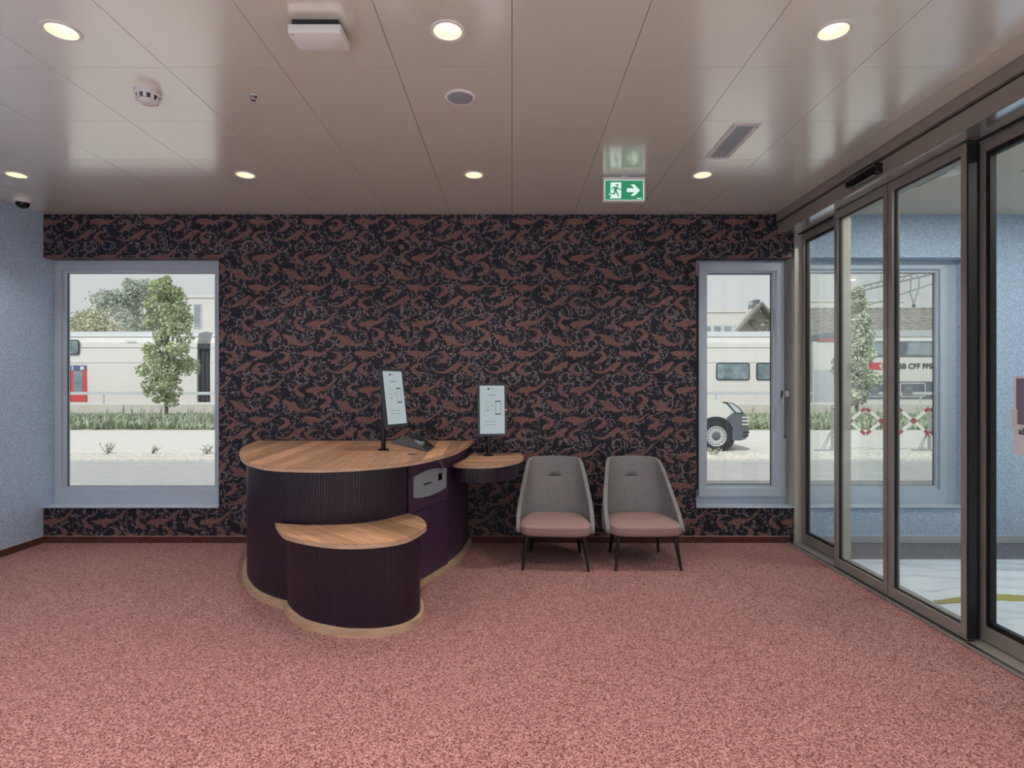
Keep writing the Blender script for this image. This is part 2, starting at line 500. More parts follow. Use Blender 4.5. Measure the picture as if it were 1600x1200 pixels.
def lathe(bm, prof, cx, cy, seg=32, axis='Z', cz=0.0):
    """revolve (radius, height) pairs; axis Z about (cx,cy); axis Y about (cx,cz) with height along Y"""
    rings = []
    for r, h in prof:
        if r < 1e-6:
            p = (cx, cy, h) if axis == 'Z' else (cx, h, cz)
            rings.append([bm.verts.new(p)])
        else:
            row = []
            for k in range(seg):
                a = 2 * PI * k / seg
                row.append(bm.verts.new((cx + r * math.cos(a), cy + r * math.sin(a), h) if axis == 'Z' else (cx + r * math.cos(a), h, cz + r * math.sin(a))))
            rings.append(row)
    for A, B in zip(rings, rings[1:]):
        if len(A) == 1 and len(B) == 1: continue
        for k in range(seg):
            k2 = (k + 1) % seg
            if len(A) == 1: bm.faces.new((A[0], B[k], B[k2]))
            elif len(B) == 1: bm.faces.new((A[k], B[0], A[k2]))
            else: bm.faces.new((A[k], B[k], B[k2], A[k2]))
    return bm

def tube(bm, p0, p1, r0, r1=None, seg=10, caps=True):
    r1 = r0 if r1 is None else r1
    p0, p1 = Vector(p0), Vector(p1)
    d = (p1 - p0).normalized()
    u = d.orthogonal().normalized(); w = d.cross(u)
    A = [bm.verts.new(p0 + (u * math.cos(2*PI*k/seg) + w * math.sin(2*PI*k/seg)) * r0) for k in range(seg)]
    B = [bm.verts.new(p1 + (u * math.cos(2*PI*k/seg) + w * math.sin(2*PI*k/seg)) * r1) for k in range(seg)]
    for k in range(seg):
        bm.faces.new((A[k], A[(k+1) % seg], B[(k+1) % seg], B[k]))
    if caps:
        bm.faces.new(A[::-1]); bm.faces.new(B)
    return bm

def prism(bm, pts, z0, z1):
    """polygon in XY extruded from z0 to z1"""
    A = [bm.verts.new((x, y, z0)) for x, y in pts]; B = [bm.verts.new((x, y, z1)) for x, y in pts]
    n = len(pts)
    bm.faces.new(A[::-1]); bm.faces.new(B)
    for k in range(n): bm.faces.new((A[k], A[(k+1) % n], B[(k+1) % n], B[k]))
    return bm

def prism_xz(bm, pts, y0, y1):
    A = [bm.verts.new((x, y0, z)) for x, z in pts]; B = [bm.verts.new((x, y1, z)) for x, z in pts]
    n = len(pts)
    bm.faces.new(A); bm.faces.new(B[::-1])
    for k in range(n): bm.faces.new((A[k], B[k], B[(k+1) % n], A[(k+1) % n]))
    return bm

def prism_yz(bm, pts, x0, x1):
    A = [bm.verts.new((x0, y, z)) for y, z in pts]; B = [bm.verts.new((x1, y, z)) for y, z in pts]
    n = len(pts)
    bm.faces.new(A); bm.faces.new(B[::-1])
    for k in range(n): bm.faces.new((A[k], B[k], B[(k+1) % n], A[(k+1) % n]))
    return bm

def rrect(x0, x1, z0, z1, r, seg=5):
    out = []
    for cx, cz, a0 in ((x1-r, z1-r, 0), (x0+r, z1-r, 90), (x0+r, z0+r, 180), (x1-r, z0+r, 270)):
        for k in range(seg + 1):
            a = math.radians(a0 + 90 * k / seg)
            out.append((cx + r * math.cos(a), cz + r * math.sin(a)))
    return out

def catmull(pts, n=6, closed=False):
    out = []
    m = len(pts)
    rng = m if closed else m - 1
    for i in range(rng):
        if closed: p = [pts[(i - 1) % m], pts[i], pts[(i + 1) % m], pts[(i + 2) % m]]
        else: p = [pts[max(i-1, 0)], pts[i], pts[i+1], pts[min(i+2, m-1)]]
        for k in range(n):
            t = k / n
            out.append(tuple(0.5 * (2*p[1][c] + (-p[0][c] + p[2][c]) * t + (2*p[0][c] - 5*p[1][c] + 4*p[2][c] - p[3][c]) * t*t + (-p[0][c] + 3*p[1][c] - 3*p[2][c] + p[3][c]) * t**3) for c in range(2)))
    if not closed: out.append(tuple(pts[-1]))
    return out

def resample(pts, step):
    out = [Vector(pts[0])]
    acc = 0.0
    for a, b in zip(pts, pts[1:]):
        a, b = Vector(a), Vector(b)
        d = (b - a).length
        t = step - acc
        while t <= d:
            out.append(a + (b - a) * (t / d)); t += step
        acc = (acc + d) % step
    return out

def offset_open(pts, dist):
    """shift an open 2D line to its left side by dist"""
    out = []
    for i, p in enumerate(pts):
        a = Vector(pts[max(i-1, 0)]); b = Vector(pts[min(i+1, len(pts)-1)])
        d = (b - a).normalized()
        n = Vector((-d.y, d.x))
        out.append(Vector(p) + n * dist)
    return out

def text(name, body, size, loc, material, parent, rot=(PI/2, 0, 0), bold=0.0, extr=0.0008, align='LEFT'):
    cu = bpy.data.curves.new(name, 'FONT')
    cu.body = body; cu.size = size; cu.extrude = extr; cu.offset = bold; cu.align_x = align
    tmp = bpy.data.objects.new(name, cu)
    me = bpy.data.meshes.new_from_object(tmp)
    bpy.data.objects.remove(tmp); bpy.data.curves.remove(cu)
    me.materials.clear()
    off = OFF[parent.name]
    o = link(name, me, material, parent, off)
    o.location = Vector(loc) - off
    o.rotation_euler = rot
    return o

# ------------------------------------------------------------------ the room
WY = 5.45            # inner face of the wallpapered wall
CZ = 3.188           # ceiling height
LX = -4.55           # left wall
RX = 2.735           # end of the wallpapered wall
WOUT = 5.78
REAR = -3.2

bm = new_bm(); box(bm, LX - 0.3, 2.66, 0.6, 5.60, -0.3, 0.0)
struct(obj('floor', bm, 'carpet'), 'salmon red speckled carpet floor')
struct(boxo('floor_bounce', LX - 0.3, 2.66, REAR, 0.6, -0.3, 0.0, 'bounce_pale'), 'unseen pale floor added behind the carpet to bounce light')  # added out of view, pale so it throws light up to the ceiling
bm = new_bm(); box(bm, 2.66, 6.8, REAR, 5.60, -0.3, -0.004)
struct(obj('floor_lobby', bm, 'granulate'), 'dark grey speckled floor beyond the glass doors')

wb = new_bm()
box(wb, LX - 0.3, RX, WY, WOUT, -0.3, 0.34)
box(wb, LX - 0.3, RX, WY, WOUT, 2.77, 3.4)
box(wb, -2.847, 1.79, WY, WOUT, 0.34, 2.77)
struct(obj('wall_back', wb, 'wallpaper'), 'dark wall papered with copper coloured fish')
wl = new_bm()
box(wl, 2.86, 6.8, WY, WOUT, -0.3, 0.34)
box(wl, 2.86, 6.8, WY, WOUT, 2.77, 3.4)
box(wl, 4.42, 6.8, WY, WOUT, 0.34, 2.77)
struct(obj('wall_lobby_back', wl, 'blue_plaster'), 'blue grey plaster wall of the lobby beyond the glass doors')
struct(boxo('wall_pier', RX, 2.86, WY - 0.02, WOUT, -0.3, 3.4, 'bronze_pale'), 'narrow pale pier between the two right windows')
struct(boxo('wall_left', LX - 0.3, LX, REAR - 0.3, WY - 0.0005, -0.3, 3.4, 'blue_plaster'), 'rough blue grey plaster wall beside the large window')
boxo('wall_left_reveal', LX - 0.3, LX, WY, WOUT, 0.34, 2.77, 'blue_plaster', bpy.data.objects['wall_left'])
struct(boxo('wall_rear', LX - 0.3, 6.8, REAR - 0.3, REAR, -0.3, 3.4, 'blue_plaster'), 'plain blue grey plaster wall')
struct(boxo('wall_right', 2.72, 2.9, REAR, 2.62, -0.3, 3.4, 'bounce_white'), 'unseen wall next to the glass doors, white to bounce light')  # out of view, white chosen to bounce light onto the ceiling
# lobby street side: plaster above and below an added, unseen window
bm = new_bm()
box(bm, 6.5, 6.8, REAR, WY, -0.3, 0.1); box(bm, 6.5, 6.8, REAR, WY, 2.95, 3.4)
box(bm, 6.5, 6.8, REAR, -0.4, 0.1, 2.95); box(bm, 6.5, 6.8, 5.0, WY, 0.1, 2.95)
struct(obj('wall_lobby_right', bm, 'blue_plaster'), 'blue grey plaster wall around the added unseen lobby window')
struct(boxo('roof', LX - 0.5, 7.0, REAR - 0.5, WOUT + 0.1, 3.4, 4.55, 'pale_facade'), 'unseen roof slab added to cast the building shadow')  # unseen slab added to block the sun and cast the building's shadow

# skirting strips of carpet
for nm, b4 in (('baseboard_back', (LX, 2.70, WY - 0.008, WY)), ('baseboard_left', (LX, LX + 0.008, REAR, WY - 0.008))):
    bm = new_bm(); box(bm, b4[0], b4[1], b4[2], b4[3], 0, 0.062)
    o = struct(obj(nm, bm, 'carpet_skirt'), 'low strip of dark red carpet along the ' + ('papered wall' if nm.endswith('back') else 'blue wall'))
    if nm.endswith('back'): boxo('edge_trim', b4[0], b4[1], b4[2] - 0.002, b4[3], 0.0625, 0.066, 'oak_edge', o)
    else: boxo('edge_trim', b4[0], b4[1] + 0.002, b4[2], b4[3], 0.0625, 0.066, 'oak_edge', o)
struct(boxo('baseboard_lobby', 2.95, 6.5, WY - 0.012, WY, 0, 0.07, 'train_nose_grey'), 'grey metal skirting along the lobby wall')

# ------------------------------------------------------------------ ceiling of square metal panels
LIGHTS = [(-2.1, 2.618), (-0.3, 2.618), (1.5, 2.618), (-3.9, 2.618),
          (-3.9, 4.418), (-2.1, 4.418), (-0.3, 4.418), (1.5, 4.418)]
ADDED_LIGHTS = [(x, y) for y in (0.818, -0.982, -2.782) for x in (-3.9, -2.1, -0.3, 1.5)]  # extra unseen rows added behind the camera to brighten the room
bm = new_bm(); box(bm, LX - 0.3, 2.9, REAR, WY, 3.36, 3.40)
ceiling = struct(obj('ceiling', bm, 'dark_void'), 'suspended ceiling of square bronze coloured metal panels')
xe = [LX] + [-4.2 + 0.6 * k for k in range(12)] + [2.556]
ye = [REAR] + [2.918 + 0.6 * k for k in range(-10, 5)] + [WY]
GAP = 0.0016
HOLE = 0.072
pmesh = {}
def panel_mesh(w, d, hole):
    key = (round(w, 3), round(d, 3), hole)
    if key in pmesh: return pmesh[key]
    bm = new_bm()
    a, c = w / 2 - GAP, d / 2 - GAP
    if not hole:
        box(bm, -a, a, -c, c, 0, 0.014)
    else:
        n = 32
        inn = []; out = []
        for k in range(n):
            t = 2 * PI * k / n
            cs, sn = math.cos(t), math.sin(t)
            s = min(a / abs(cs) if abs(cs) > 1e-6 else 9, c / abs(sn) if abs(sn) > 1e-6 else 9)
            inn.append((HOLE * cs, HOLE * sn)); out.append((s * cs, s * sn))
        for z in (0, 0.014):
            I = [bm.verts.new((x, y, z)) for x, y in inn]; O = [bm.verts.new((x, y, z)) for x, y in out]
            for k in range(n): bm.faces.new((I[k], I[(k+1) % n], O[(k+1) % n], O[k]))
            if z == 0: I0, O0 = I, O
        for A, B in ((I0, I), (O0, O)):
            for k in range(n): bm.faces.new((A[k], A[(k+1) % n], B[(k+1) % n], B[k]))
        bmesh.ops.recalc_face_normals(bm, faces=bm.faces)
    me = bpy.data.meshes.new('ceiling_panel'); bm.to_mesh(me); bm.free()
    me.materials.append(MATS['ceiling_metal'])
    pmesh[key] = me
    return me
for i in range(len(xe) - 1):
    for j in range(len(ye) - 1):
        w, d = xe[i+1] - xe[i], ye[j+1] - ye[j]
        if w < 0.02 or d < 0.02: continue
        cx, cy = (xe[i] + xe[i+1]) / 2, (ye[j] + ye[j+1]) / 2
        hole = any(abs(cx - lx) < 0.05 and abs(cy - ly) < 0.05 for lx, ly in LIGHTS + ADDED_LIGHTS)
        o = bpy.data.objects.new('ceiling_panel', panel_mesh(w, d, hole))
        COL.objects.link(o); o.parent = ceiling; o.location = (cx, cy, CZ)
struct(boxo('ceiling_lobby', 2.9, 6.8, REAR, WY, CZ, 3.36, 'lobby_ceiling'), 'smooth cream ceiling of the lobby')

# downlights
def downlight(x, y, label, z=CZ, on=True, watts=LAMP_W):
    t = thing('downlight', label, 'ceiling light', (x, y, z), 'round recessed downlights')
    obj('trim_ring', lathe(new_bm(), [(0.0655, z + 0.004), (0.0655, z - 0.004), (0.080, z - 0.0045), (0.0815, z), (0.0815, z + 0.001)], x, y, 40), 'white_plastic', t, 50)
    obj('reflector', lathe(new_bm(), [(0.0655, z), (0.052, z + 0.075), (0.05, z + 0.078)], x, y, 40), 'reflector_warm', t, 60)
    obj('lens', lathe(new_bm(), [(0.0515, z + 0.077), (0.0515, z + 0.0775), (0, z + 0.0775)], x, y, 32), 'lamp_glow' if on else 'white_plastic', t)
    if on:
        ld = bpy.data.lights.new('lamp', 'AREA')
        ld.shape = 'DISK'; ld.size = 0.085; ld.energy = watts; ld.color = LAMP_COL; ld.spread = math.radians(113)
        lo = bpy.data.objects.new('lamp', ld)
        COL.objects.link(lo); lo.parent = t; lo.location = (0, 0, 0.008)
    return t
DL = ['lit round downlight in the near row, left of the flat white ceiling device',
      'lit round downlight in the near row, straight above the round ceiling loudspeaker',
      'lit round downlight in the near row, closest to the glass doors',
      'lit round downlight of the near row by the blue wall',
      'lit small downlight of the far row beside the dome camera',
      'lit small downlight of the far row between dome camera and loudspeaker',
      'lit small downlight of the far row left of the exit sign',
      'lit small downlight of the far row between exit sign and glass doors']
for (x, y), lb in zip(LIGHTS, DL): downlight(x, y, lb)
for x, y in ADDED_LIGHTS: downlight(x, y, 'unseen round recessed downlight added behind the camera for more light', watts=ADDED_LAMP_W)
def lobby_lamp(t):
    ld = bpy.data.lights.new('lamp', 'AREA')
    ld.shape = 'DISK'; ld.size = 0.13; ld.energy = 12.0; ld.color = (1.0, 0.97, 0.92)
    lo = bpy.data.objects.new('lamp', ld)
    COL.objects.link(lo); lo.parent = t; lo.location = (0, 0, -0.022)
# lobby lamps hang proud of the closed ceiling as flat round fittings
for x, y, lb in ((3.40, 4.36, 'white round flat lamp on lobby ceiling seen through the sliding glass leaf'),
                 (4.02, 4.30, 'white round flat lamp on lobby ceiling at the right edge'),
                 (3.7, 2.5, 'unseen round flat lamp added to brighten the lobby'), (5.3, 2.5, 'unseen round flat lamp added to brighten the lobby'), (5.3, 4.3, 'unseen round flat lamp added to brighten the lobby'), (3.7, 0.9, 'unseen round flat lamp added to brighten the lobby')):  # last four are added out of view to brighten the lobby
    t = thing('ceiling_lamp', lb, 'ceiling light', (x, y, CZ), 'lobby ceiling lamps')
    lobby_lamp(t)
    obj('housing', lathe(new_bm(), [(0.085, CZ), (0.085, CZ - 0.012), (0.08, CZ - 0.016), (0.066, CZ - 0.016)], x, y, 40), 'white_plastic', t, 50)
    obj('diffuser', lathe(new_bm(), [(0.066, CZ - 0.016), (0.05, CZ - 0.0185), (0, CZ - 0.0195)], x, y, 40), 'white_lacquer', t, 50)

# ------------------------------------------------------------------ windows of the back wall
def window(name, label, x0, x1, l, r, b, t, bead, sash=None):
    z0, z1 = 0.352, 2.768
    bm = ring_xz(new_bm(), x0 + 0.002, x1 - 0.002, z0, z1, l, r, b, t, 5.58, 5.68)
    w = struct(obj(name, bm, 'white_frame'), label)
    gx0, gx1, gz0, gz1 = x0 + l, x1 - r, z0 + b, z1 - t
    if sash:
        s = ring_xz(new_bm(), gx0 - 0.028, gx1 + 0.028, gz0 - 0.03, gz1 + 0.03, sash, sash, sash, sash, 5.545, 5.60)
        obj('sash', s, 'white_frame', w)
        gx0 += sash - 0.028; gx1 -= sash - 0.028; gz0 += sash - 0.03; gz1 -= sash - 0.03
    obj('glazing_bead', ring_xz(new_bm(), gx0, gx1, gz0, gz1, bead, bead, bead, bead, 5.605, 5.635), 'white_frame', w)
    obj('gasket', ring_xz(new_bm(), gx0 + bead * 0.7, gx1 - bead * 0.7, gz0 + bead * 0.7, gz1 - bead * 0.7, 0.012, 0.012, 0.012, 0.012, 5.6352, 5.644), 'black_rubber', w)
    boxo('pane', gx0 + 0.004, gx1 - 0.004, 5.645, 5.651, gz0 + 0.004, gz1 - 0.004, 'pane_clear', w)
    return w
w1 = window('window_1', 'large fixed window with white frame looking out at the tree and train', LX, -2.847, 0.064, 0.095, 0.138, 0.09, 0.026)
boxo('window_sill', LX + 0.001, -2.8475, 5.43, 5.58, 0.3402, 0.352, 'white_frame', w1, 0.002)
w2 = window('window_2', 'narrow window with white frame and lockable handle beside the chairs', 1.79, RX, 0.085, 0.065, 0.11, 0.055, 0.018, 0.08)
boxo('window_sill', 1.7905, RX - 0.0005, 5.43, 5.58, 0.3402, 0.352, 'white_frame', w2, 0.002)
boxo('blind_guide', 1.826, 1.842, 5.53, 5.579, 0.50, 2.60, 'graphite', w2)
w3 = window('window_3', 'lobby window with white frame seen through the glass doors', 2.86, 4.42, 0.05, 0.16, 0.14, 0.085, 0.03)
boxo('window_sill', 2.8605, 4.4195, 5.43, 5.58, 0.3402, 0.352, 'white_frame', w3, 0.002)
# window handle with lock box
hb = boxo('window_handle', 2.655, 2.676, 5.533, 5.544, 1.405, 1.475, 'graphite', w2, 0.003)
boxo('lock_box', 2.672, 2.720, 5.505, 5.54, 1.415, 1.475, 'white_plastic', hb, 0.004)
obj('lever', tube(new_bm(), (2.668, 5.515, 1.43), (2.656, 5.512, 1.335), 0.006, 0.005, 10), 'white_plastic', hb, 60)
# pull cord hanging from the door header
cord = thing('pull_cord', 'thin dark pull cord with a small weight hanging in front of the narrow window', 'cord', (2.638, 5.425, 1.03))
obj('string', tube(new_bm(), (2.638, 5.425, 1.05), (2.638, 5.425, 2.989), 0.004, 0.004, 8), 'graphite', cord)
obj('weight', lathe(new_bm(), [(0, 1.018), (0.009, 1.022), (0.011, 1.035), (0.006, 1.05), (0, 1.052)], 2.638, 5.425, 14), 'graphite', cord, 60)

# added window out of view, lets daylight into the lobby
bm = ring_yz(new_bm(), -0.4, 5.0, 0.1, 2.95, 0.07, 0.07, 0.07, 6.55, 6.63)
w4 = struct(obj('window_4', bm, 'bronze'), 'wide unseen window added to let daylight into the lobby')
for k in range(1, 4): boxo('mullion', 6.55, 6.63, -0.4 + 1.35 * k - 0.03, -0.4 + 1.35 * k + 0.03, 0.17, 2.88, 'bronze', w4)
for k in range(4):
    boxo('pane', 6.585, 6.591, -0.33 + 1.35 * k + (0.04 if k else 0), -0.4 + 1.35 * (k + 1) - (0.03 if k < 3 else 0.07), 0.172, 2.878, 'pane_clear', w4)

# ------------------------------------------------------------------ glass partition with sliding doors
hd = new_bm(); box(hd, 2.57, 2.97, 2.62, WY - 0.021, 2.99, 3.096, 0.003)
header = struct(obj('trim_1', hd, 'bronze'), 'bronze door header beam above the glass partition')
boxo('shadow_gap', 2.592, 2.94, 2.62, WY - 0.021, 3.0965, 3.114, 'dark_void', header)
boxo('fascia', 2.557, 2.95, 2.62, WY - 0.021, 3.1145, CZ, 'bronze', header)
boxo('lit_underside', 2.58, 2.755, 2.63, WY - 0.03, 2.986, 2.9898, 'underside_light', header)  # pale sheet stands in for light reflected on the beam's underside
boxo('track_slot', 2.76, 2.785, 2.64, WY - 0.03, 2.982, 2.9895, 'black_rubber', header)
thr = struct(boxo('trim_2', 2.66, 2.95, 2.62, WY - 0.021, 0.0, 0.012, 'bronze', None, 0.002), 'metal threshold rail under the glass partition')
boxo('rail', 2.672, 2.684, 2.62, WY - 0.03, 0.0122, 0.018, 'steel', thr)
boxo('brush_strip', 2.686, 2.70, 2.62, WY - 0.03, 0.0122, 0.015, 'black_rubber', thr)

def glazed(name, label, y0, y1, x0, x1, w, rail_b, rail_t, ztop=2.978, gk=0.009, gd=0.009):
    o = struct(obj(name, ring_yz(new_bm(), y0, y1, 0.02, ztop, w, rail_b, rail_t, x0, x1), 'bronze'), label)
    xm = (x0 + x1) / 2
    obj('gasket', ring_yz(new_bm(), y0 + w + 0.0004, y1 - w - 0.0004, 0.02 + rail_b + 0.0004, ztop - rail_t - 0.0004, gk, gk, gk, xm - gd, xm + gd), 'black_rubber', o)
    boxo('pane', xm - 0.005, xm + 0.005, y0 + w + gk - 0.003, y1 - w - gk + 0.003, 0.02 + rail_b + gk - 0.003, ztop - rail_t - gk + 0.003, 'pane_partition', o)
    return o
glazed('window_5', 'fixed glass panel of the partition next to the papered wall', 4.74, 5.425, 2.80, 2.86, 0.045, 0.085, 0.06, gk=0.02, gd=0.014)
struct(boxo('trim_3', 2.762, 2.832, 4.69, 4.738, 0.013, 2.985, 'bronze_pale'), 'pale upright post at the end of the fixed glass panel')
glazed('door_1', 'sliding glass door leaf nearer the papered wall', 4.042, 4.705, 2.70, 2.755, 0.042, 0.07, 0.06)
glazed('door_2', 'sliding glass door leaf in the middle of the glass partition', 3.335, 4.030, 2.70, 2.755, 0.042, 0.07, 0.06)
boxo('seal', 2.712, 2.744, 4.0302, 4.0345, 0.03, 2.97, 'black_rubber', bpy.data.objects['door_2'])
boxo('seal', 2.702, 2.752, 3.322, 3.3345, 0.03, 2.97, 'black_rubber', bpy.data.objects['door_2'])
glazed('window_6', 'fixed glass panel of the partition at the right edge', 2.62, 3.385, 2.80, 2.86, 0.055, 0.085, 0.06, gk=0.03, gd=0.018)
struct(boxo('trim_4', 2.762, 2.80, 3.36, 3.40, 0.013, 2.985, 'black_rubber'), 'black upright seal between sliding leaf and fixed panel')

# door sensor bars on the header
def sensor(x0, x1, y0, y1, label):
    t = thing('door_sensor', label, 'sensor', ((x0 + x1) / 2, (y0 + y1) / 2, 3.0), 'door sensors')
    s = 1 if x1 < 2.7 else -1
    pts = [(x1, 3.075), (x0 + 0.012 * s, 3.075), (x0, 3.055), (x0 + 0.008 * s, 3.015), (x1, 3.008)] if s > 0 else [(x0, 3.075), (x1 - 0.012, 3.075), (x1, 3.055), (x1 - 0.008, 3.015), (x0, 3.008)]
    obj('housing', prism_xz(new_bm(), pts, y0, y1), 'black_gloss', t)
    xa, xb = (x0 + 0.014, x1 - 0.006) if s > 0 else (x0 + 0.006, x1 - 0.014)
    boxo('lens_window', xa, xb, y0 + 0.03, y1 - 0.03, 3.004, 3.0078, 'screen_bezel', t)
sensor(2.51, 2.5695, 3.89, 4.23, 'black sensor bar on the bronze header above the sliding doors')
sensor(2.9705, 3.03, 3.86, 4.20, 'sensor bar on the lobby side of the header, seen through the glass')

# notice taped to the fixed panel
nt_ = thing('notice', 'white paper notice with purple block taped to the right glass panel', 'notice', (2.822, 3.0, 1.14))
boxo('sheet', 2.8232, 2.8240, 2.84, 3.158, 1.145, 1.585, 'paper', nt_)
boxo('purple_block', 2.8226, 2.8231, 2.86, 3.142, 1.315, 1.572, 'print_purple', nt_)
boxo('tape', 2.8218, 2.8224, 3.135, 3.172, 1.30, 1.40, 'white_plastic', nt_)
text('lettering', 'abo', 0.05, (2.8226, 3.128, 1.262), 'print_dark', nt_, rot=(PI/2, 0, -PI/2), bold=0.0012, extr=0.0003)

# protective film on the lobby floor
def film():
    nx, ny = 110, 150
    x0, x1, y0, y1 = 2.97, 6.4, 0.4, 4.93
    V = []; Fc = []
    for j in range(ny + 1):
        for i in range(nx + 1):
            x = x0 + (x1 - x0) * i / nx; y = y0 + (y1 - y0) * j / ny
            h = 0.016
            r = mnoise.noise(Vector((x * 0.9, y * 5.5 + 0.8 * mnoise.noise(Vector((x, y, 3))), 0.3)))
            h += 0.060 * max(0, r) ** 1.2 * (1.2 if y < 4.3 else 0.5)
            h += 0.016 * mnoise.noise(Vector((x * 2.2, y * 9 + x * 1.5, 7))) + 0.005 * mnoise.noise(Vector((x * 13, y * 15, 2)))
            e_ = min(1.0, (x - x0) / 0.25, (y1 - y) / 0.25)
            V.append((x, y, 0.002 + max(h, 0.0) * e_))
    for j in range(ny):
        for i in range(nx):
            a = j * (nx + 1) + i
            Fc.append((a, a + 1, a + nx + 2, a + nx + 1))
    o = mesh_obj('protective_film', V, Fc, 'film')
    o.data.shade_smooth()
    tag(o, 'crinkled white protective film spread over the lobby floor', 'film')
    V = []; Fc = []
    n = 80
    for i in range(n + 1):
        x = 2.98 + 3.4 * i / n
        for dy in (-0.028, 0.028):
            y = 3.95 + dy
            r = mnoise.noise(Vector((x * 0.9, y * 5.5 + 0.8 * mnoise.noise(Vector((x, y, 3))), 0.3)))
            h = 0.016 + 0.060 * max(0, r) ** 1.2 * 1.2 + 0.016 * mnoise.noise(Vector((x * 2.2, y * 9 + x * 1.5, 7))) + 0.005 * mnoise.noise(Vector((x * 13, y * 15, 2)))
            V.append((x, y, 0.002 + max(h, 0.0) * min(1.0, (x - 2.97) / 0.25) + 0.004))
    for i in range(n): Fc.append((2*i, 2*i+2, 2*i+3, 2*i+1))
    t = mesh_obj('tape_strip', V, Fc, 'tape_yellow', o)
film()

# ------------------------------------------------------------------ ceiling devices
t = thing('access_point', 'flat white rectangular device mounted on the ceiling near the top edge', 'access point', (-0.90, 2.58, 3.12))
boxo('mount', -0.995, -0.785, 2.535, 2.66, 3.160, CZ, 'black_rubber', t)
boxo('cover', -1.01, -0.768, 2.52, 2.665, 3.118, 3.160, 'white_plastic', t, 0.008, 40)
boxo('status_light', -0.995, -0.985, 2.53, 2.534, 3.1172, 3.1179, 'print_dark', t)

x, y = -2.05, 3.16
t = thing('smoke_detector', 'round white smoke detector hanging from the ceiling', 'smoke detector', (x, y, 3.10))
obj('base', lathe(new_bm(), [(0.068, CZ), (0.068, CZ - 0.024), (0.060, CZ - 0.030)], x, y, 40), 'white_plastic', t, 40)
obj('chamber', lathe(new_bm(), [(0.058, CZ - 0.0302), (0.054, CZ - 0.044), (0.046, CZ - 0.052)], x, y, 40), 'graphite', t, 40)
for k in range(10):
    a = 2 * PI * k / 10
    bm = box(new_bm(), 0.044, 0.060, -0.008, 0.008, CZ - 0.056, CZ - 0.030)
    bmesh.ops.rotate(bm, verts=bm.verts, cent=(0, 0, 0), matrix=Matrix.Rotation(a, 3, 'Z'))
    bmesh.ops.translate(bm, verts=bm.verts, vec=(x, y, 0))
    obj('rib', bm, 'white_plastic', t)
obj('cap', lathe(new_bm(), [(0.048, CZ - 0.052), (0.048, CZ - 0.060), (0.036, CZ - 0.070), (0, CZ - 0.072)], x, y, 40), 'white_plastic', t, 40)

x, y = -1.48, 3.21
t = thing('sprinkler_head', 'tiny chrome sprinkler head set in the ceiling', 'sprinkler', (x, y, CZ - 0.03))
obj('rosette', lathe(new_bm(), [(0.022, CZ), (0.020, CZ - 0.004), (0.008, CZ - 0.006)], x, y, 24), 'steel', t, 40)
obj('nozzle', lathe(new_bm(), [(0.007, CZ - 0.004), (0.006, CZ - 0.02), (0.014, CZ - 0.022), (0.014, CZ - 0.025), (0, CZ - 0.026)], x, y, 20), 'steel', t, 40)

x, y = -0.298, 3.224
t = thing('ceiling_loudspeaker', 'flat round loudspeaker with grey mesh in the middle of the ceiling', 'loudspeaker', (x, y, CZ - 0.01))
obj('rim', lathe(new_bm(), [(0.088, CZ), (0.086, CZ - 0.005), (0.078, CZ - 0.008), (0.071, CZ - 0.006)], x, y, 48), 'white_plastic', t, 50)
obj('grille', lathe(new_bm(), [(0.071, CZ - 0.006), (0.04, CZ - 0.009), (0, CZ - 0.010)], x, y, 48), 'speaker_mesh', t, 50)

x, y = -4.36, 5.0
t = thing('dome_camera', 'small dome security camera under the ceiling by the blue wall', 'camera', (x, y, CZ - 0.1))
obj('collar', lathe(new_bm(), [(0.068, CZ), (0.068, CZ - 0.02), (0.060, CZ - 0.034), (0.05, CZ - 0.036)], x, y, 40), 'white_plastic', t, 40)
obj('dome', lathe(new_bm(), [(0.052, CZ - 0.034)] + [(0.052 * math.cos(a), CZ - 0.036 - 0.048 * math.sin(a)) for a in [k * PI / 16 for k in range(8)]] + [(0, CZ - 0.084)], x, y, 32), 'black_gloss', t, 60)

# air grille
t = thing('air_vent', 'long white air vent grille with dark slats in the ceiling', 'air vent', (1.49, 3.82, CZ))
x0, x1, y0, y1 = 1.402, 1.578, 3.54, 4.095
bm = new_bm()
box(bm, x0, x0 + 0.032, y0, y1, CZ - 0.006, CZ); box(bm, x1 - 0.032, x1, y0, y1, CZ - 0.006, CZ)
box(bm, x0 + 0.032, x1 - 0.032, y0, y0 + 0.032, CZ - 0.006, CZ); box(bm, x0 + 0.032, x1 - 0.032, y1 - 0.032, y1, CZ - 0.006, CZ)
obj('frame', bm, 'white_plastic', t)
boxo('backing', x0 + 0.03, x1 - 0.03, y0 + 0.03, y1 - 0.03, CZ - 0.0012, CZ - 0.0004, 'dark_void', t)
n = 22
for k in range(n):
    yy = y0 + 0.04 + (y1 - y0 - 0.08) * k / (n - 1)
    bm = new_bm()
    vs = [bm.verts.new(p) for p in ((x0 + 0.033, yy, CZ - 0.001), (x1 - 0.033, yy, CZ - 0.001), (x1 - 0.033, yy + 0.006, CZ - 0.0065), (x0 + 0.033, yy + 0.006, CZ - 0.0065),
                                    (x0 + 0.033, yy + 0.0015, CZ - 0.001), (x1 - 0.033, yy + 0.0015, CZ - 0.001), (x1 - 0.033, yy + 0.0075, CZ - 0.0065), (x0 + 0.033, yy + 0.0075, CZ - 0.0065))]
    for q in ((0,1,2,3),(7,6,5,4),(0,4,5,1),(1,5,6,2),(2,6,7,3),(3,7,4,0)): bm.faces.new([vs[i] for i in q])
    obj('slat', bm, 'plate_grey', t)
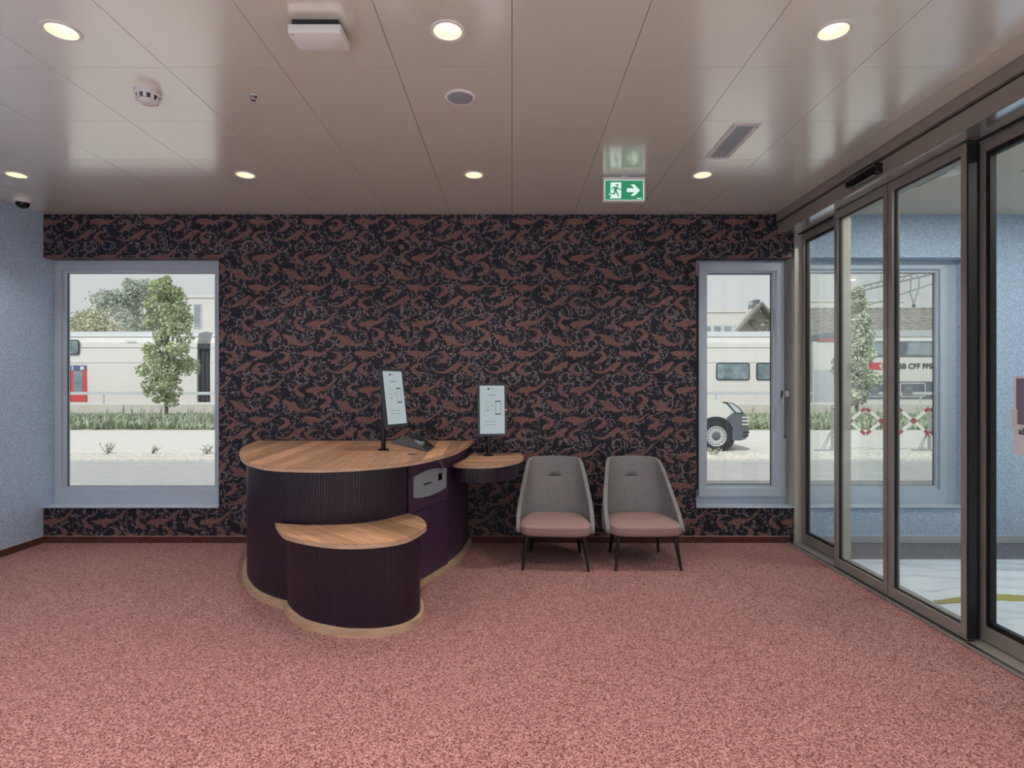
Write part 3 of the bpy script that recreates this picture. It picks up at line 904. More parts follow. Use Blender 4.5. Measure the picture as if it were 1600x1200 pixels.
for sx in (x0 + 0.016, x1 - 0.016):
    for sy in (y0 + 0.05, y1 - 0.05):
        obj('screw', lathe(new_bm(), [(0.005, CZ - 0.006), (0.004, CZ - 0.0075), (0, CZ - 0.008)], sx, sy, 10), 'steel', t)

# emergency exit sign
SX, SY = 0.8805, 4.41
t = thing('exit_sign', 'green lit emergency exit sign with running figure and arrow hanging from the ceiling', 'exit sign', (SX, SY, 2.97))
sx0, sx1, sz0, sz1 = SX - 0.164, SX + 0.164, 2.973, 3.166
boxo('ceiling_plate', SX - 0.165, SX + 0.165, SY - 0.012, SY + 0.05, CZ - 0.016, CZ - 0.0002, 'galvanised', t)
obj('mount_knob', lathe(new_bm(), [(0.034, CZ - 0.0165), (0.034, CZ - 0.02), (0.02, CZ - 0.022), (0, CZ - 0.0222)], SX + 0.005, SY + 0.015, 24), 'white_plastic', t, 40)
obj('frame', ring_xz(new_bm(), sx0, sx1, sz0, sz1, 0.010, 0.010, 0.010, 0.022, SY - 0.008, SY + 0.02), 'white_plastic', t)
boxo('light_box', sx0 + 0.0105, sx1 - 0.0105, SY - 0.002, SY + 0.018, sz0 + 0.0105, sz1 - 0.0225, 'sign_white', t)
gx0, gx1, gz0, gz1 = sx0 + 0.015, sx1 - 0.015, sz0 + 0.015, sz1 - 0.027
face = boxo('green_panel', gx0, gx1, SY - 0.0035, SY - 0.0021, gz0, gz1, 'sign_green', t)
def sgn(px, py):     # sign artwork: 1600x1200 zoom of the sign, 20 units per pixel
    s = 4.41 / F / 20
    return (SX + (px - 811) * s, 3.0445 - (py - 630) * s + 0.0165)
def flat(name, polys, material, y, parent):
    bm = new_bm()
    for pts in polys:
        P = [sgn(*p) for p in pts]
        prism_xz(bm, P, y - 0.0006, y)
    return obj(name, bm, material, parent)
def limb(a, b, w):
    a, b = Vector(a), Vector(b); d = (b - a).normalized(); n = Vector((-d.y, d.x)) * w / 2
    a = a - d * w * 0.3; b = b + d * w * 0.3
    return [tuple(a + n), tuple(b + n), tuple(b - n), tuple(a - n)]
yF = SY - 0.0036
flat('doorway', [[(385,380),(718,380),(718,860),(690,880),(360,880),(400,800),(385,780)]], 'sign_white', yF, face)
flat('foot_cutout', [[(320,770),(360,715),(385,720),(385,770)]], 'sign_white', yF, face)
head = [(598 + 38 * math.cos(2*PI*k/16), 466 + 34 * math.sin(2*PI*k/16)) for k in range(16)]
flat('running_figure', [head, limb((540,530),(470,530),34), limb((470,530),(432,600),32), limb((590,525),(650,600),34), limb((650,600),(725,605),32),
                        [(500,520),(610,525),(580,640),(490,640)], limb((520,620),(505,735),44), limb((505,735),(380,740),34), limb((550,630),(600,740),46), limb((600,740),(635,810),38)], 'sign_green', yF - 0.0008, face)
flat('arrow', [[(895,565),(1125,565),(1010,445),(1130,445),(1305,630),(1130,800),(1005,800),(1125,685),(895,685)]], 'sign_white', yF, face)
flat('maker_mark', [[(1200,868),(1355,868),(1355,896),(1200,896)]], 'sign_white', yF, face)

# wall socket between the chairs
t = thing('wall_socket', 'small black wall socket low on the papered wall between the chairs', 'socket', (0.82, WY - 0.005, 0.28))
boxo('plate', 0.782, 0.858, WY - 0.009, WY - 0.0002, 0.275, 0.351, 'black_gloss', t, 0.002)
obj('outlet', lathe(new_bm(), [(0.026, WY - 0.0092), (0.024, WY - 0.0105), (0.0, WY - 0.0095)], 0.82, 0, 20, 'Y', 0.313), 'black_rubber', t)

# ------------------------------------------------------------------ reception counter
TOPZ = 0.992
plinth = [(-2.42, 5.435), (-2.36, 5.05), (-2.227, 4.66), (-2.09, 4.36), (-1.90, 4.09), (-1.70, 3.915), (-1.48, 3.80), (-1.25, 3.757), (-1.04, 3.80), (-0.87, 3.925), (-0.76, 4.09)]
curve_l = catmull(plinth, 8)
flat_a, flat_b = (-0.742, 4.125), (-0.516, 4.644)
curve_r = catmull([flat_b, (-0.442, 4.914), (-0.402, 5.2), (-0.388, 5.435)], 6)
counter = thing('reception_counter', 'curved aubergine reception counter with oak top and lower shelf', 'counter', (-1.3, 4.6, 0))

def reeded(bm, line, z0, z1, inset, pitch=0.021, depth=0.0036, thick=0.02):
    """upright reeds following a plan line (room side on the right of the line)"""
    pts = resample(line, pitch / 4)
    base = offset_open(pts, inset)
    outs = []
    for i, (p, q) in enumerate(zip(pts, base)):
        d = [0, 0.7, 1, 0.7][i % 4] * depth
        n = (q - p).normalized() if (q - p).length > 1e-9 else Vector((0, 1))
        outs.append(q - n * d)
    inn = offset_open(pts, inset + thick)
    rows = []
    for p, z in ((outs, z0), (outs, z1), (inn, z1), (inn, z0)):
        rows.append([bm.verts.new((v.x, v.y, z)) for v in p])
    for a in range(4):
        A, B = rows[a], rows[(a + 1) % 4]
        for k in range(len(A) - 1): bm.faces.new((A[k], A[k+1], B[k+1], B[k]))
    bm.faces.new([r[0] for r in rows]); bm.faces.new([r[-1] for r in rows][::-1])
    return bm

def band(bm, line, z0, z1, thick):
    """strip of even thickness standing on a plan line, grown to the left of the line"""
    inn = offset_open(line, thick)
    out = [Vector(p) for p in line]
    rows = [[bm.verts.new((v.x, v.y, z)) for v in p] for p, z in ((out, z0), (out, z1), (inn, z1), (inn, z0))]
    for a in range(4):
        A, B = rows[a], rows[(a + 1) % 4]
        for k in range(len(A) - 1): bm.faces.new((A[k], A[k+1], B[k+1], B[k]))
    bm.faces.new([r[0] for r in rows]); bm.faces.new([r[-1] for r in rows][::-1])
    return bm
LEFT = curve_l + [flat_a]
obj('reeded_front', reeded(new_bm(), LEFT, 0.05, TOPZ - 0.026, 0.034), 'aubergine', counter, 50)
# plinth band of oak: left curve then straight and right curve
whole = LEFT + list(curve_r)
obj('plinth', band(new_bm(), whole, 0.0, 0.05, 0.05), 'oak_edge', counter, 35)
# flat service panels
fa, fb = offset_open([flat_a, flat_b], 0.034)
d = (fb - fa).normalized(); nrm = Vector((-d.y, d.x))   # nrm points into the counter
def panel(name, s0, s1, z0, z1, out, thick, material, parent, bev=0.0015):
    bm = new_bm(); box(bm, s0, s1, -thick, 0, z0, z1, bev, 1)
    M = Matrix(((d.x, nrm.x, 0, fa.x + nrm.x * -out), (d.y, nrm.y, 0, fa.y + nrm.y * -out), (0, 0, 1, 0), (0, 0, 0, 1)))
    bmesh.ops.transform(bm, matrix=M, verts=bm.verts)
    return obj(name, bm, material, parent)
FL = (fb - fa).length
panel('panel_core', 0.0, FL, 0.05, TOPZ - 0.027, -0.034, 0.014, 'dark_void', counter)
drawer = panel('service_flap', 0.004, FL - 0.002, 0.583, TOPZ - 0.028, 0.0, 0.018, 'aubergine_flat', counter)
panel('lower_door', 0.004, FL - 0.002, 0.052, 0.577, 0.0, 0.018, 'aubergine_flat', counter)
obj('side_panel', band(new_bm(), [tuple(v) for v in offset_open(curve_r, 0.034)], 0.05, TOPZ - 0.027, 0.03), 'aubergine_flat', counter, 40)
# ticket plate with curved edges on the flap
def on_flap(pts, out0, out1):
    bm = new_bm()
    A = [bm.verts.new((fa.x + d.x*s - nrm.x*out0, fa.y + d.y*s - nrm.y*out0, z)) for s, z in pts]
    B = [bm.verts.new((fa.x + d.x*s - nrm.x*out1, fa.y + d.y*s - nrm.y*out1, z)) for s, z in pts]
    n = len(pts)
    bm.faces.new(A); bm.faces.new(B[::-1])
    for k in range(n): bm.faces.new((A[k], B[k], B[(k+1) % n], A[(k+1) % n]))
    return bm
s0, s1, zc = 0.055, FL - 0.03, 0.77
pts = []
nseg = 14
for k in range(nseg + 1):
    u = k / nseg; pts.append((s0 + (s1 - s0) * u, zc + 0.078 + 0.024 * (1 - (2*u - 1) ** 2)))
for k in range(nseg + 1):
    u = 1 - k / nseg; pts.append((s0 + (s1 - s0) * u, zc - 0.078 - 0.024 * (1 - (2*u - 1) ** 2)))
plate = obj('ticket_plate', on_flap(pts, 0.0182, 0.0215), 'plate_grey', counter)
obj('ticket_slot', on_flap([(0.19, zc - 0.008), (0.30, zc - 0.008), (0.30, zc + 0.006), (0.19, zc + 0.006)], 0.0216, 0.0222), 'black_rubber', plate)
obj('scanner_window', on_flap([(0.405, zc - 0.004), (0.465, zc - 0.004), (0.465, zc + 0.05), (0.405, zc + 0.05)], 0.0216, 0.0224), 'black_gloss', plate)
# lock with its keys
def flap_pt(s, out, z): return Vector((fa.x + d.x*s - nrm.x*out, fa.y + d.y*s - nrm.y*out, z))
lk = obj('lock', tube(new_bm(), flap_pt(0.40, 0.0182, 0.925), flap_pt(0.40, 0.030, 0.925), 0.014, 0.013, 18), 'steel', counter, 40)
obj('key', tube(new_bm(), flap_pt(0.40, 0.030, 0.925), flap_pt(0.40, 0.052, 0.922), 0.005, 0.006, 8), 'steel', lk)
bm = new_bm()
for q in range(16):
    a, b_ = 2*PI*q/16, 2*PI*(q+1)/16
    tube(bm, flap_pt(0.41 + 0.014*math.cos(a), 0.05, 0.905 + 0.016*math.sin(a)), flap_pt(0.41 + 0.014*math.cos(b_), 0.05, 0.905 + 0.016*math.sin(b_)), 0.0018, 0.0018, 5)
obj('key_ring', bm, 'steel', lk)
obj('spare_key', on_flap([(0.415, 0.89), (0.43, 0.885), (0.432, 0.865), (0.424, 0.862), (0.420, 0.825), (0.412, 0.825), (0.410, 0.864), (0.404, 0.87)], 0.046, 0.049), 'steel', lk)

def stave_top(parent, part_name, outline, z_top, thick, direction, width, material, shift=0.0):
    """worktop: slab with a layer of glued staves, each stave its own piece"""
    slab = obj(part_name, prism(new_bm(), outline, z_top - thick, z_top - 0.0065), 'oak_edge', parent)
    dx, dy = math.cos(direction), math.sin(direction)
    nx, ny = -dy, dx
    ds = [x * nx + y * ny for x, y in outline]
    lo, hi = min(ds), max(ds)
    k = 0
    pos = lo - shift
    while pos < hi:
        w = width * random.uniform(0.8, 1.25)
        bm = new_bm()
        bm.faces.new([bm.verts.new((x, y, z_top)) for x, y in outline])
        bmesh.ops.triangulate(bm, faces=bm.faces)
        for p, s in ((pos + 0.0003, -1), (pos + w - 0.0003, 1)):
            g = bm.verts[:] + bm.edges[:] + bm.faces[:]
            if not bm.faces: break
            bmesh.ops.bisect_plane(bm, geom=g, plane_co=(nx * p, ny * p, z_top), plane_no=(nx * s, ny * s, 0), clear_outer=True)
        if bm.faces:
            # split long staves once across at a random place
            ext = bmesh.ops.extrude_face_region(bm, geom=bm.faces[:])
            vs = [e for e in ext['geom'] if isinstance(e, bmesh.types.BMVert)]
            bmesh.ops.translate(bm, verts=vs, vec=(0, 0, -0.0064))
            obj('stave', bm, material, slab)
        else: bm.free()
        pos += w; k += 1
    return slab

top_line = [(-2.455, 5.44), (-2.449, 5.369), (-2.395, 5.086), (-2.325, 4.832), (-2.215, 4.558), (-2.155, 4.443), (-1.917, 4.027), (-1.658, 3.753), (-1.464, 3.668), (-1.247, 3.645), (-1.053, 3.695), (-0.868, 3.805), (-0.683, 3.993), (-0.551, 4.295), (-0.459, 4.602), (-0.398, 5.086), (-0.372, 5.44)]
stave_top(counter, 'worktop', catmull(top_line, 4), TOPZ, 0.027, PI / 2 + 0.04, 0.115, 'oak_lengthwise')
# lower shelf drum
low_pl = [(-1.56, 3.83), (-1.478, 3.703), (-1.314, 3.535), (-1.073, 3.421), (-0.921, 3.398), (-0.778, 3.413), (-0.655, 3.485), (-0.585, 3.628), (-0.597, 3.80), (-0.66, 3.97), (-0.74, 4.08)]
lowc = catmull(low_pl, 8)
obj('low_reeded_drum', reeded(new_bm(), lowc, 0.05, 0.59 - 0.028, 0.028), 'aubergine', counter, 50)
obj('low_plinth', band(new_bm(), lowc, 0.0, 0.05, 0.04), 'oak_edge', counter, 35)
k_ = 0.988
outer = [(-1.642, 3.892), (-1.53, 3.70), (-1.419, 3.556), (-1.167, 3.412), (-0.961, 3.372), (-0.778, 3.412), (-0.652, 3.519), (-0.586, 3.737), (-0.59, 3.86), (-0.657, 4.045), (-0.763, 4.181)]
inner = [(-0.822, 4.12), (-1.017, 3.965), (-1.204, 3.849), (-1.416, 3.832)]
low_out = catmull([(a * k_, b * k_) for a, b in outer], 6) + catmull([(a * k_, b * k_) for a, b in inner], 3)
stave_top(counter, 'low_shelf', low_out, 0.59, 0.030, -PI / 4, 0.10, 'oak_diagonal')
# side shelf with reeded apron
side_out = catmull([(-0.494, 4.687), (-0.40, 4.63), (-0.252, 4.613), (-0.13, 4.66), (-0.054, 4.734), (0.05, 4.90), (0.10, 5.08), (0.103, 5.2), (0.085, 5.36), (0.06, 5.44)], 5) + [(-0.375, 5.44), (-0.398, 5.2), (-0.44, 4.9)]
stave_top(counter, 'side_shelf', side_out, 0.873, 0.028, 0.0, 0.12, 'oak_cross')
apron = catmull([(-0.478, 4.72), (-0.39, 4.655), (-0.252, 4.64), (-0.14, 4.685), (-0.07, 4.76), (0.024, 4.915), (0.072, 5.08), (0.075, 5.2), (0.06, 5.35), (0.035, 5.435)], 6)
obj('side_apron', reeded(new_bm(), apron, 0.722, 0.844, 0.0), 'aubergine', counter, 50)
bm = new_bm()
prism(bm, [(-0.455, 4.80), (-0.38, 4.70), (-0.252, 4.68), (-0.16, 4.72), (-0.10, 4.79), (-0.01, 4.93), (0.035, 5.1), (0.03, 5.43), (-0.37, 5.43), (-0.39, 5.1)], 0.726, 0.733)
obj('side_underside', bm, 'aubergine_flat', counter)
# cable outlet in the top
boxo('cable_outlet', -0.815, -0.755, 4.355, 4.425, TOPZ + 0.0002, TOPZ + 0.0012, 'black_rubber', counter)

# ------------------------------------------------------------------ screens on poles
def kiosk(label, base, z, yaw, tilt, zc, off):
    """slim upright screen on a round pole; yaw turns it to the right, tilt leans the top back"""
    bx, by = base
    t = thing('display_kiosk', label, 'screen', (bx, by, z), 'screens on poles')
    obj('foot', lathe(new_bm(), [(0, z + 0.0003), (0.048, z + 0.0003), (0.048, z + 0.007), (0.044, z + 0.009), (0, z + 0.009)], bx, by, 32), 'black_gloss', t, 40)
    obj('pole', lathe(new_bm(), [(0.0195, z + 0.0092), (0.0195, zc + 0.06), (0.017, zc + 0.064), (0, zc + 0.064)], bx, by, 24), 'black_gloss', t, 40)
    W, H = 0.27, 0.487
    M = Matrix.Translation((bx, by, zc)) @ Matrix.Rotation(yaw, 4, 'Z') @ Matrix.Rotation(-tilt, 4, 'X') @ Matrix.Translation((off, -0.045, 0))
    def put(name, bm, material, parent, sm=None):
        bmesh.ops.transform(bm, matrix=M, verts=bm.verts)
        return obj(name, bm, material, parent, sm)
    hs = new_bm(); prism_xz(hs, rrect(-W/2, W/2, -H/2, H/2, 0.012), -0.014, 0.014)
    hz = put('housing', hs, 'screen_bezel', t)
    put('bracket', box(new_bm(), -0.03 - off, 0.03 - off, 0.0142, 0.036, -0.05, 0.05), 'black_gloss', t)
    put('card_slot', box(new_bm(), W/2 - 0.012, W/2 - 0.003, -0.0165, -0.0142, -0.012, 0.006), 'white_plastic', hz)
    scr = put('screen', box(new_bm(), -W/2 + 0.02, W/2 - 0.02, -0.0150, -0.0141, -H/2 + 0.022, H/2 - 0.022), 'screen_glow', t)
    def art(name, rects, material):
        bm = new_bm()
        for x0, x1, z0, z1 in rects: box(bm, x0, x1, -0.01535, -0.01505, z0, z1)
        put(name, bm, material, scr)
    art('logo', [(-0.042, -0.026, 0.183, 0.203)], 'print_dark')
    art('heading', [(-0.018, 0.02, 0.189, 0.194), (-0.038, 0.026, 0.131, 0.138)], 'print_grey')
    o1 = [(-0.06, -0.022, 0.075, 0.077), (-0.06, -0.022, -0.004, -0.002), (-0.062, -0.06, -0.004, 0.077), (-0.022, -0.020, -0.004, 0.077), (-0.047, -0.035, 0.058, 0.061), (-0.049, -0.033, 0.022, 0.028), (0.0, 0.006, 0.03, 0.046)]
    art('ticket_drawing', o1, 'print_grey')
    art('marker', [(-0.046, -0.036, -0.012, -0.002)], 'print_dark')
    art('phone_drawing', [(0.03, 0.078, 0.072, 0.082), (0.03, 0.078, -0.046, -0.036), (0.028, 0.031, -0.046, 0.082), (0.077, 0.080, -0.046, 0.082)], 'print_dark')
    art('foot_lines', [(-0.064, -0.054, -0.112, -0.104), (-0.05, -0.012, -0.110, -0.106), (-0.004, 0.042, -0.110, -0.106), (-0.064, -0.054, -0.14, -0.132), (-0.05, -0.012, -0.138, -0.134), (-0.004, 0.04, -0.138, -0.134)], 'print_grey')
    return t
kiosk('turned grey screen on a black pole standing on the large oak worktop', (-1.068, 4.66), TOPZ, math.radians(60), math.radians(8), 1.42, 0.075)
kiosk('front facing grey screen on a black pole standing on the small side shelf', (-0.222, 5.235), 0.873, math.radians(10), math.radians(4), 1.30, 0.03)

# card terminal in its ramp
t = thing('card_terminal', 'card payment terminal in a dark folded tray on an oak wedge', 'card terminal', (-0.84, 4.69, TOPZ))
bm = new_bm()
z = TOPZ + 0.0003
A = [(-1.0, 4.575, z), (-0.70, 4.535, z), (-0.67, 4.80, z), (-0.97, 4.84, z), (-1.0, 4.575, z + 0.072), (-0.97, 4.84, z + 0.072), (-0.70, 4.535, z + 0.004), (-0.67, 4.80, z + 0.004)]
vs = [bm.verts.new(p) for p in A]
for q in ((0,3,2,1), (0,4,5,3), (0,1,6,4), (3,5,7,2), (4,6,7,5), (1,2,7,6)): bm.faces.new([vs[i] for i in q])
obj('oak_wedge', bm, 'oak_edge', t)
def fin(name, p, material, th, parent):
    bm = new_bm()
    A = [bm.verts.new(q) for q in p]; B = [bm.verts.new((q[0] + 0.001, q[1] + th, q[2])) for q in p]
    n = len(p)
    bm.faces.new(A); bm.faces.new(B[::-1])
    for k in range(n): bm.faces.new((A[k], B[k], B[(k+1) % n], A[(k+1) % n]))
    return obj(name, bm, material, parent)
fin('side_wing', [(-1.0, 4.57, z + 0.075), (-0.862, 4.60, z + 0.128), (-0.684, 4.533, z + 0.006)], 'graphite', -0.004, t)
fin('side_wing', [(-0.97, 4.845, z + 0.075), (-0.822, 4.83, z + 0.135), (-0.655, 4.80, z + 0.006)], 'graphite', 0.004, t)
bm = new_bm()
vs = [bm.verts.new(p) for p in ((-0.99, 4.58, z + 0.076), (-0.69, 4.54, z + 0.008), (-0.664, 4.798, z + 0.008), (-0.962, 4.838, z + 0.076), (-0.99, 4.58, z + 0.0735), (-0.69, 4.54, z + 0.0055), (-0.664, 4.798, z + 0.0055), (-0.962, 4.838, z + 0.0735))]
for q in ((0,1,2,3), (7,6,5,4), (0,4,5,1), (1,5,6,2), (2,6,7,3), (3,7,4,0)): bm.faces.new([vs[i] for i in q])
obj('tray', bm, 'graphite', t)
MT = Matrix.Translation((-0.838, 4.69, z + 0.062)) @ Matrix.Rotation(-0.11, 4, 'Z') @ Matrix.Rotation(math.atan2(0.068, 0.30), 4, 'Y')
def put(name, bm, material, parent):
    bmesh.ops.transform(bm, matrix=MT, verts=bm.verts)
    return obj(name, bm, material, parent)
dev = put('terminal', box(new_bm(), -0.10, 0.10, -0.045, 0.045, -0.012, 0.02, 0.005), 'plate_grey', t)
put('display', box(new_bm(), -0.085, -0.02, -0.036, 0.036, 0.0202, 0.0212), 'black_gloss', dev)
for i in range(4):
    for j in range(3):
        put('key', box(new_bm(), -0.008 + i * 0.022, 0.007 + i * 0.022, -0.034 + j * 0.025, -0.016 + j * 0.025, 0.0202, 0.0235), 'print_dark' if (i + j) % 3 else 'white_plastic', dev)

# ------------------------------------------------------------------ chairs
def sstep(t): t = min(max(t, 0), 1); return t * t * (3 - 2 * t)
def shell_top(s):
    P_ = [(0, 0.868), (0.30, 0.866), (0.38, 0.858), (0.44, 0.835), (0.50, 0.785), (0.60, 0.670), (0.70, 0.555), (0.80, 0.462), (0.90, 0.395), (0.96, 0.35), (1.0, 0.318)]
    for (a, ya), (b, yb) in zip(P_, P_[1:]):
        if a <= s <= b: return ya + (yb - ya) * (s - a) / (b - a)
    return P_[-1][1]
def make_chair():
    t = thing('lounge_chair', 'grey tweed lounge chair with mauve seat beside the counter', 'chair', (0, 0, 0), 'waiting chairs')
    # seat cushion
    bm = new_bm()
    n = 56
    def outline(sc, z):
        row = []
        for k in range(n):
            a = 2 * PI * k / n
            c, s = math.cos(a), math.sin(a)
            e = 0.42
            u = math.copysign(abs(c) ** e, c); v = math.copysign(abs(s) ** e, s)
            y = 0.01 + v * 0.285
            wx = 0.305 - 0.055 * sstep((v + 0.2) / 1.2)
            row.append(bm.verts.new((u * wx * sc, 0.01 + (y - 0.01) * sc, z)))
        return row
    prof = [(0.90, 0.278), (0.965, 0.283), (0.998, 0.300), (1.0, 0.333), (0.992, 0.338), (0.992, 0.341), (0.998, 0.345), (0.98, 0.358), (0.92, 0.367), (0.75, 0.374), (0.45, 0.377), (0.2, 0.378)]
    rows = [outline(s, z) for s, z in prof]
    for A, B in zip(rows, rows[1:]):
        for k in range(n): bm.faces.new((A[k], A[(k+1) % n], B[(k+1) % n], B[k]))
    bm.faces.new(rows[0][::-1]); bm.faces.new(rows[-1])
    seat = obj('seat', bm, 'mauve_fabric', t, 60)
    # piping round the seat edge
    bm = new_bm()
    pts = []
    for k in range(n):
        a = 2 * PI * k / n
        c, s = math.cos(a), math.sin(a); e = 0.42
        u = math.copysign(abs(c) ** e, c); v = math.copysign(abs(s) ** e, s)
        pts.append(((0.305 - 0.055 * sstep((v + 0.2) / 1.2)) * u * 0.999, 0.01 + v * 0.285 * 0.999, 0.3395))
    for k in range(n): tube(bm, pts[k], pts[(k+1) % n], 0.0026, 0.0026, 6, False)
    obj('piping', bm, 'mauve_fabric', seat)
    # wrap-around backrest shell
    plan = catmull([(-0.312, -0.17), (-0.318, -0.02), (-0.300, 0.14), (-0.245, 0.262), (-0.13, 0.315), (0.0, 0.325), (0.13, 0.315), (0.245, 0.262), (0.300, 0.14), (0.318, -0.02), (0.312, -0.17)], 10)
    L = resample(plan, 0.012)
    m = len(L); nv = 34
    V = []
    tot = m - 1
    for j in range(nv + 1):
        for i, p in enumerate(L):
            s = abs(2 * i / tot - 1)                  # 0 at the spine, 1 at the front tips
            Htop = shell_top(s)
            v = j / nv
            zz = 0.292 + (Htop - 0.292) * v
            h = max(0.0, (zz - 0.33) / 0.54)
            kx = 1 - 0.13 * sstep(h * 1.05)
            y = p.y + 0.085 * h * (0.35 + 0.65 * (1 - s)) - 0.05 * sstep(h) * s * 0.3
            x = p.x * kx
            dent = math.exp(-((x) / 0.075) ** 4) * math.exp(-((zz - 0.692) / 0.011) ** 2) * 0.014
            dent += math.exp(-((x) / 0.16) ** 2) * math.exp(-((zz - 0.69) / 0.06) ** 2) * 0.008
            V.append((x, y + dent, zz))
    Fc = [(j*m + i, j*m + i + 1, (j+1)*m + i + 1, (j+1)*m + i) for j in range(nv) for i in range(m - 1)]
    back = mesh_obj('backrest', V, Fc, 'tweed', t)
    back.data.shade_smooth()
    so = back.modifiers.new('thickness', 'SOLIDIFY'); so.thickness = 0.034; so.offset = 0.0
    bv = back.modifiers.new('soft edge', 'BEVEL'); bv.width = 0.0165; bv.segments = 4; bv.limit_method = 'ANGLE'; bv.angle_limit = math.radians(50)
    # dark stitched fold
    yv = 0.325 + 0.085 * ((0.692 - 0.33) / 0.54) - 0.0165
    bm = new_bm()
    tube(bm, (-0.058, yv + 0.006, 0.690), (0.058, yv + 0.006, 0.690), 0.0035, 0.0035, 8)
    obj('fold_seam', bm, 'black_rubber', back)
    boxo('seat_frame', -0.23, 0.23, -0.22, 0.24, 0.262, 0.277, 'black_wood', t)
    for sx in (-1, 1):
        obj('leg', tube(new_bm(), (sx * 0.235, -0.205, 0.277), (sx * 0.272, -0.255, 0.0), 0.019, 0.011, 16), 'black_wood', t, 50)
        obj('leg', tube(new_bm(), (sx * 0.195, 0.200, 0.277), (sx * 0.225, 0.262, 0.0), 0.019, 0.011, 16), 'black_wood', t, 50)
    return t
ch = make_chair()
ch.location = (0.375, 4.88, 0); ch.rotation_euler = (0, 0, math.radians(-4))
copy_tree(ch, (1.121, 4.88, 0), math.radians(1), 'grey tweed lounge chair with mauve seat beside the narrow window')

# ------------------------------------------------------------------ outdoors
def ground(name, x0, x1, y0, y1, z0, z1, material, label):
    return struct(boxo(name, x0, x1, y0, y1, z0, z1, material), label)
ground('pavement', -40, 40, WOUT, 8.3, -0.4, -0.045, 'asphalt', 'grey pavement strip in front of the building')
ground('road', -60, 60, 8.3, 11.55, -0.4, -0.05, 'asphalt', 'pale grey road outside the windows')
ground('kerb', -60, 60, 11.55, 11.75, -0.4, 0.0, 'kerb_stone', 'stone kerb along the far side of the road')
ground('gravel_strip', -60, 60, 11.75, 12.55, -0.4, -0.004, 'gravel_ground', 'strip of gravel behind the kerb')
ground('path', -60, 60, 12.55, 18.8, -0.4, 0.0, 'path_paving', 'pale paved forecourt behind the gravel')
bm = new_bm(); prism_yz(bm, [(18.8, -0.4), (18.8, 0.0), (21.0, 0.10), (26.5, 0.14), (26.5, -0.4)], -60, 60)
struct(obj('embankment', bm, 'soil'), 'planted strip of soil before the platform')
ground('platform', -60, 60, 26.5, 30.2, -0.4, 0.56, 'concrete', 'white concrete station platform')
ground('track_bed', -120, 120, 30.2, 140, -0.4, 0.0, 'gravel_ground', 'ballast of the railway track')

# platform guard rail
t = thing('guard_rail', 'long pale guard rail along the station platform in front of the train', 'railing', (0, 27.2, 0.56))
boxo('top_rail', -40, 40, 27.15, 27.25, 1.02, 1.16, 'train_roof', t)
for k in range(-12, 13): boxo('post', k * 3.3 - 0.03, k * 3.3 + 0.03, 27.17, 27.23, 0.56, 1.02, 'train_roof', t)

# gravel pebbles along the kerb
KEEP_CLEAR = [(-8.9, 12.35, 0.1), (-8.02, 12.5, 0.1), (-6.74, 12.4, 0.16), (4.40, 12.2, 0.1), (-13.55, 22.0, 0.2), (13.5, 22.0, 0.2)]
def scatter_stuff(name, label, n, x0, x1, y0, y1, fn, material):
    V = []; Fc = []
    for _ in range(n):
        xx, yy = random.uniform(x0, x1), random.uniform(y0, y1)
        if any((xx - a) ** 2 + (yy - b) ** 2 < c * c for a, b, c in KEEP_CLEAR): continue
        fn(xx, yy, V, Fc)
    o = mesh_obj(name, V, Fc, material)
    tag(o, label, name.replace('_', ' '), None, 'stuff')
    return o
def pebble(x, y, V, Fc):
    r = random.uniform(0.015, 0.04); b = len(V); z = -0.004
    V += [(x - r, y, z), (x, y - r, z), (x + r, y, z), (x, y + r, z), (x + r * 0.2, y, z + r * 0.9)]
    Fc += [(b, b+1, b+4), (b+1, b+2, b+4), (b+2, b+3, b+4), (b+3, b, b+4)]
scatter_stuff('kerb_gravel', 'loose pale pebbles in the gravel strip behind the kerb', 5000, -12, 14, 11.8, 12.5, pebble, 'kerb_stone')
def tuft(x, y, V, Fc):
    z0 = 0.0 + 0.1 * min(max((y - 18.8) / 2.2, 0), 1)
    tall = random.random() < 0.04
    for _ in range(5):
        a = random.uniform(0, 2*PI); h = random.uniform(0.10, 0.34) * (2.0 if tall else 1.0); w = random.uniform(0.02, 0.05) * (0.5 if tall else 1.0)
        l = random.uniform(0.02, 0.16)
        b = len(V)
        dx, dy = math.cos(a), math.sin(a)
        px, py = -dy * w, dx * w
        V += [(x - px*0.5, y - py*0.5, z0), (x + px*0.5, y + py*0.5, z0), (x + dx*l*0.5 + px, y + dy*l*0.5 + py, z0 + h*0.6), (x + dx*l*0.5 - px, y + dy*l*0.5 - py, z0 + h*0.6), (x + dx*l, y + dy*l, z0 + h)]
        Fc += [(b, b+1, b+2, b+3), (b+3, b+2, b+4)]
scatter_stuff('weeds', 'green weeds and grass growing on the planted strip', 9000, -21, 21, 18.85, 22.8, tuft, 'grass_green')

def leaf_cloud(name, n, sampler, size, material, parent):
    V = []; Fc = []
    for _ in range(n):
        c, out = sampler()
        nrm_ = (out * 0.8 + Vector((random.gauss(0, 1), random.gauss(0, 1), random.gauss(0, 1) + 0.5))).normalized()
        u = nrm_.orthogonal().normalized(); w = nrm_.cross(u)
        a = random.uniform(0, 2*PI)
        uu = u * math.cos(a) + w * math.sin(a); ww = nrm_.cross(uu)
        s = size * random.uniform(0.6, 1.3)
        b = len(V)
        V += [tuple(c - uu * s), tuple(c + ww * s * 0.5 + nrm_ * s * 0.15), tuple(c + uu * s), tuple(c - ww * s * 0.5 + nrm_ * s * 0.15)]
        Fc += [(b, b+1, b+2, b+3)]
    o = mesh_obj(name, V, Fc, material, parent)
    o['kind'] = 'stuff'
    return o

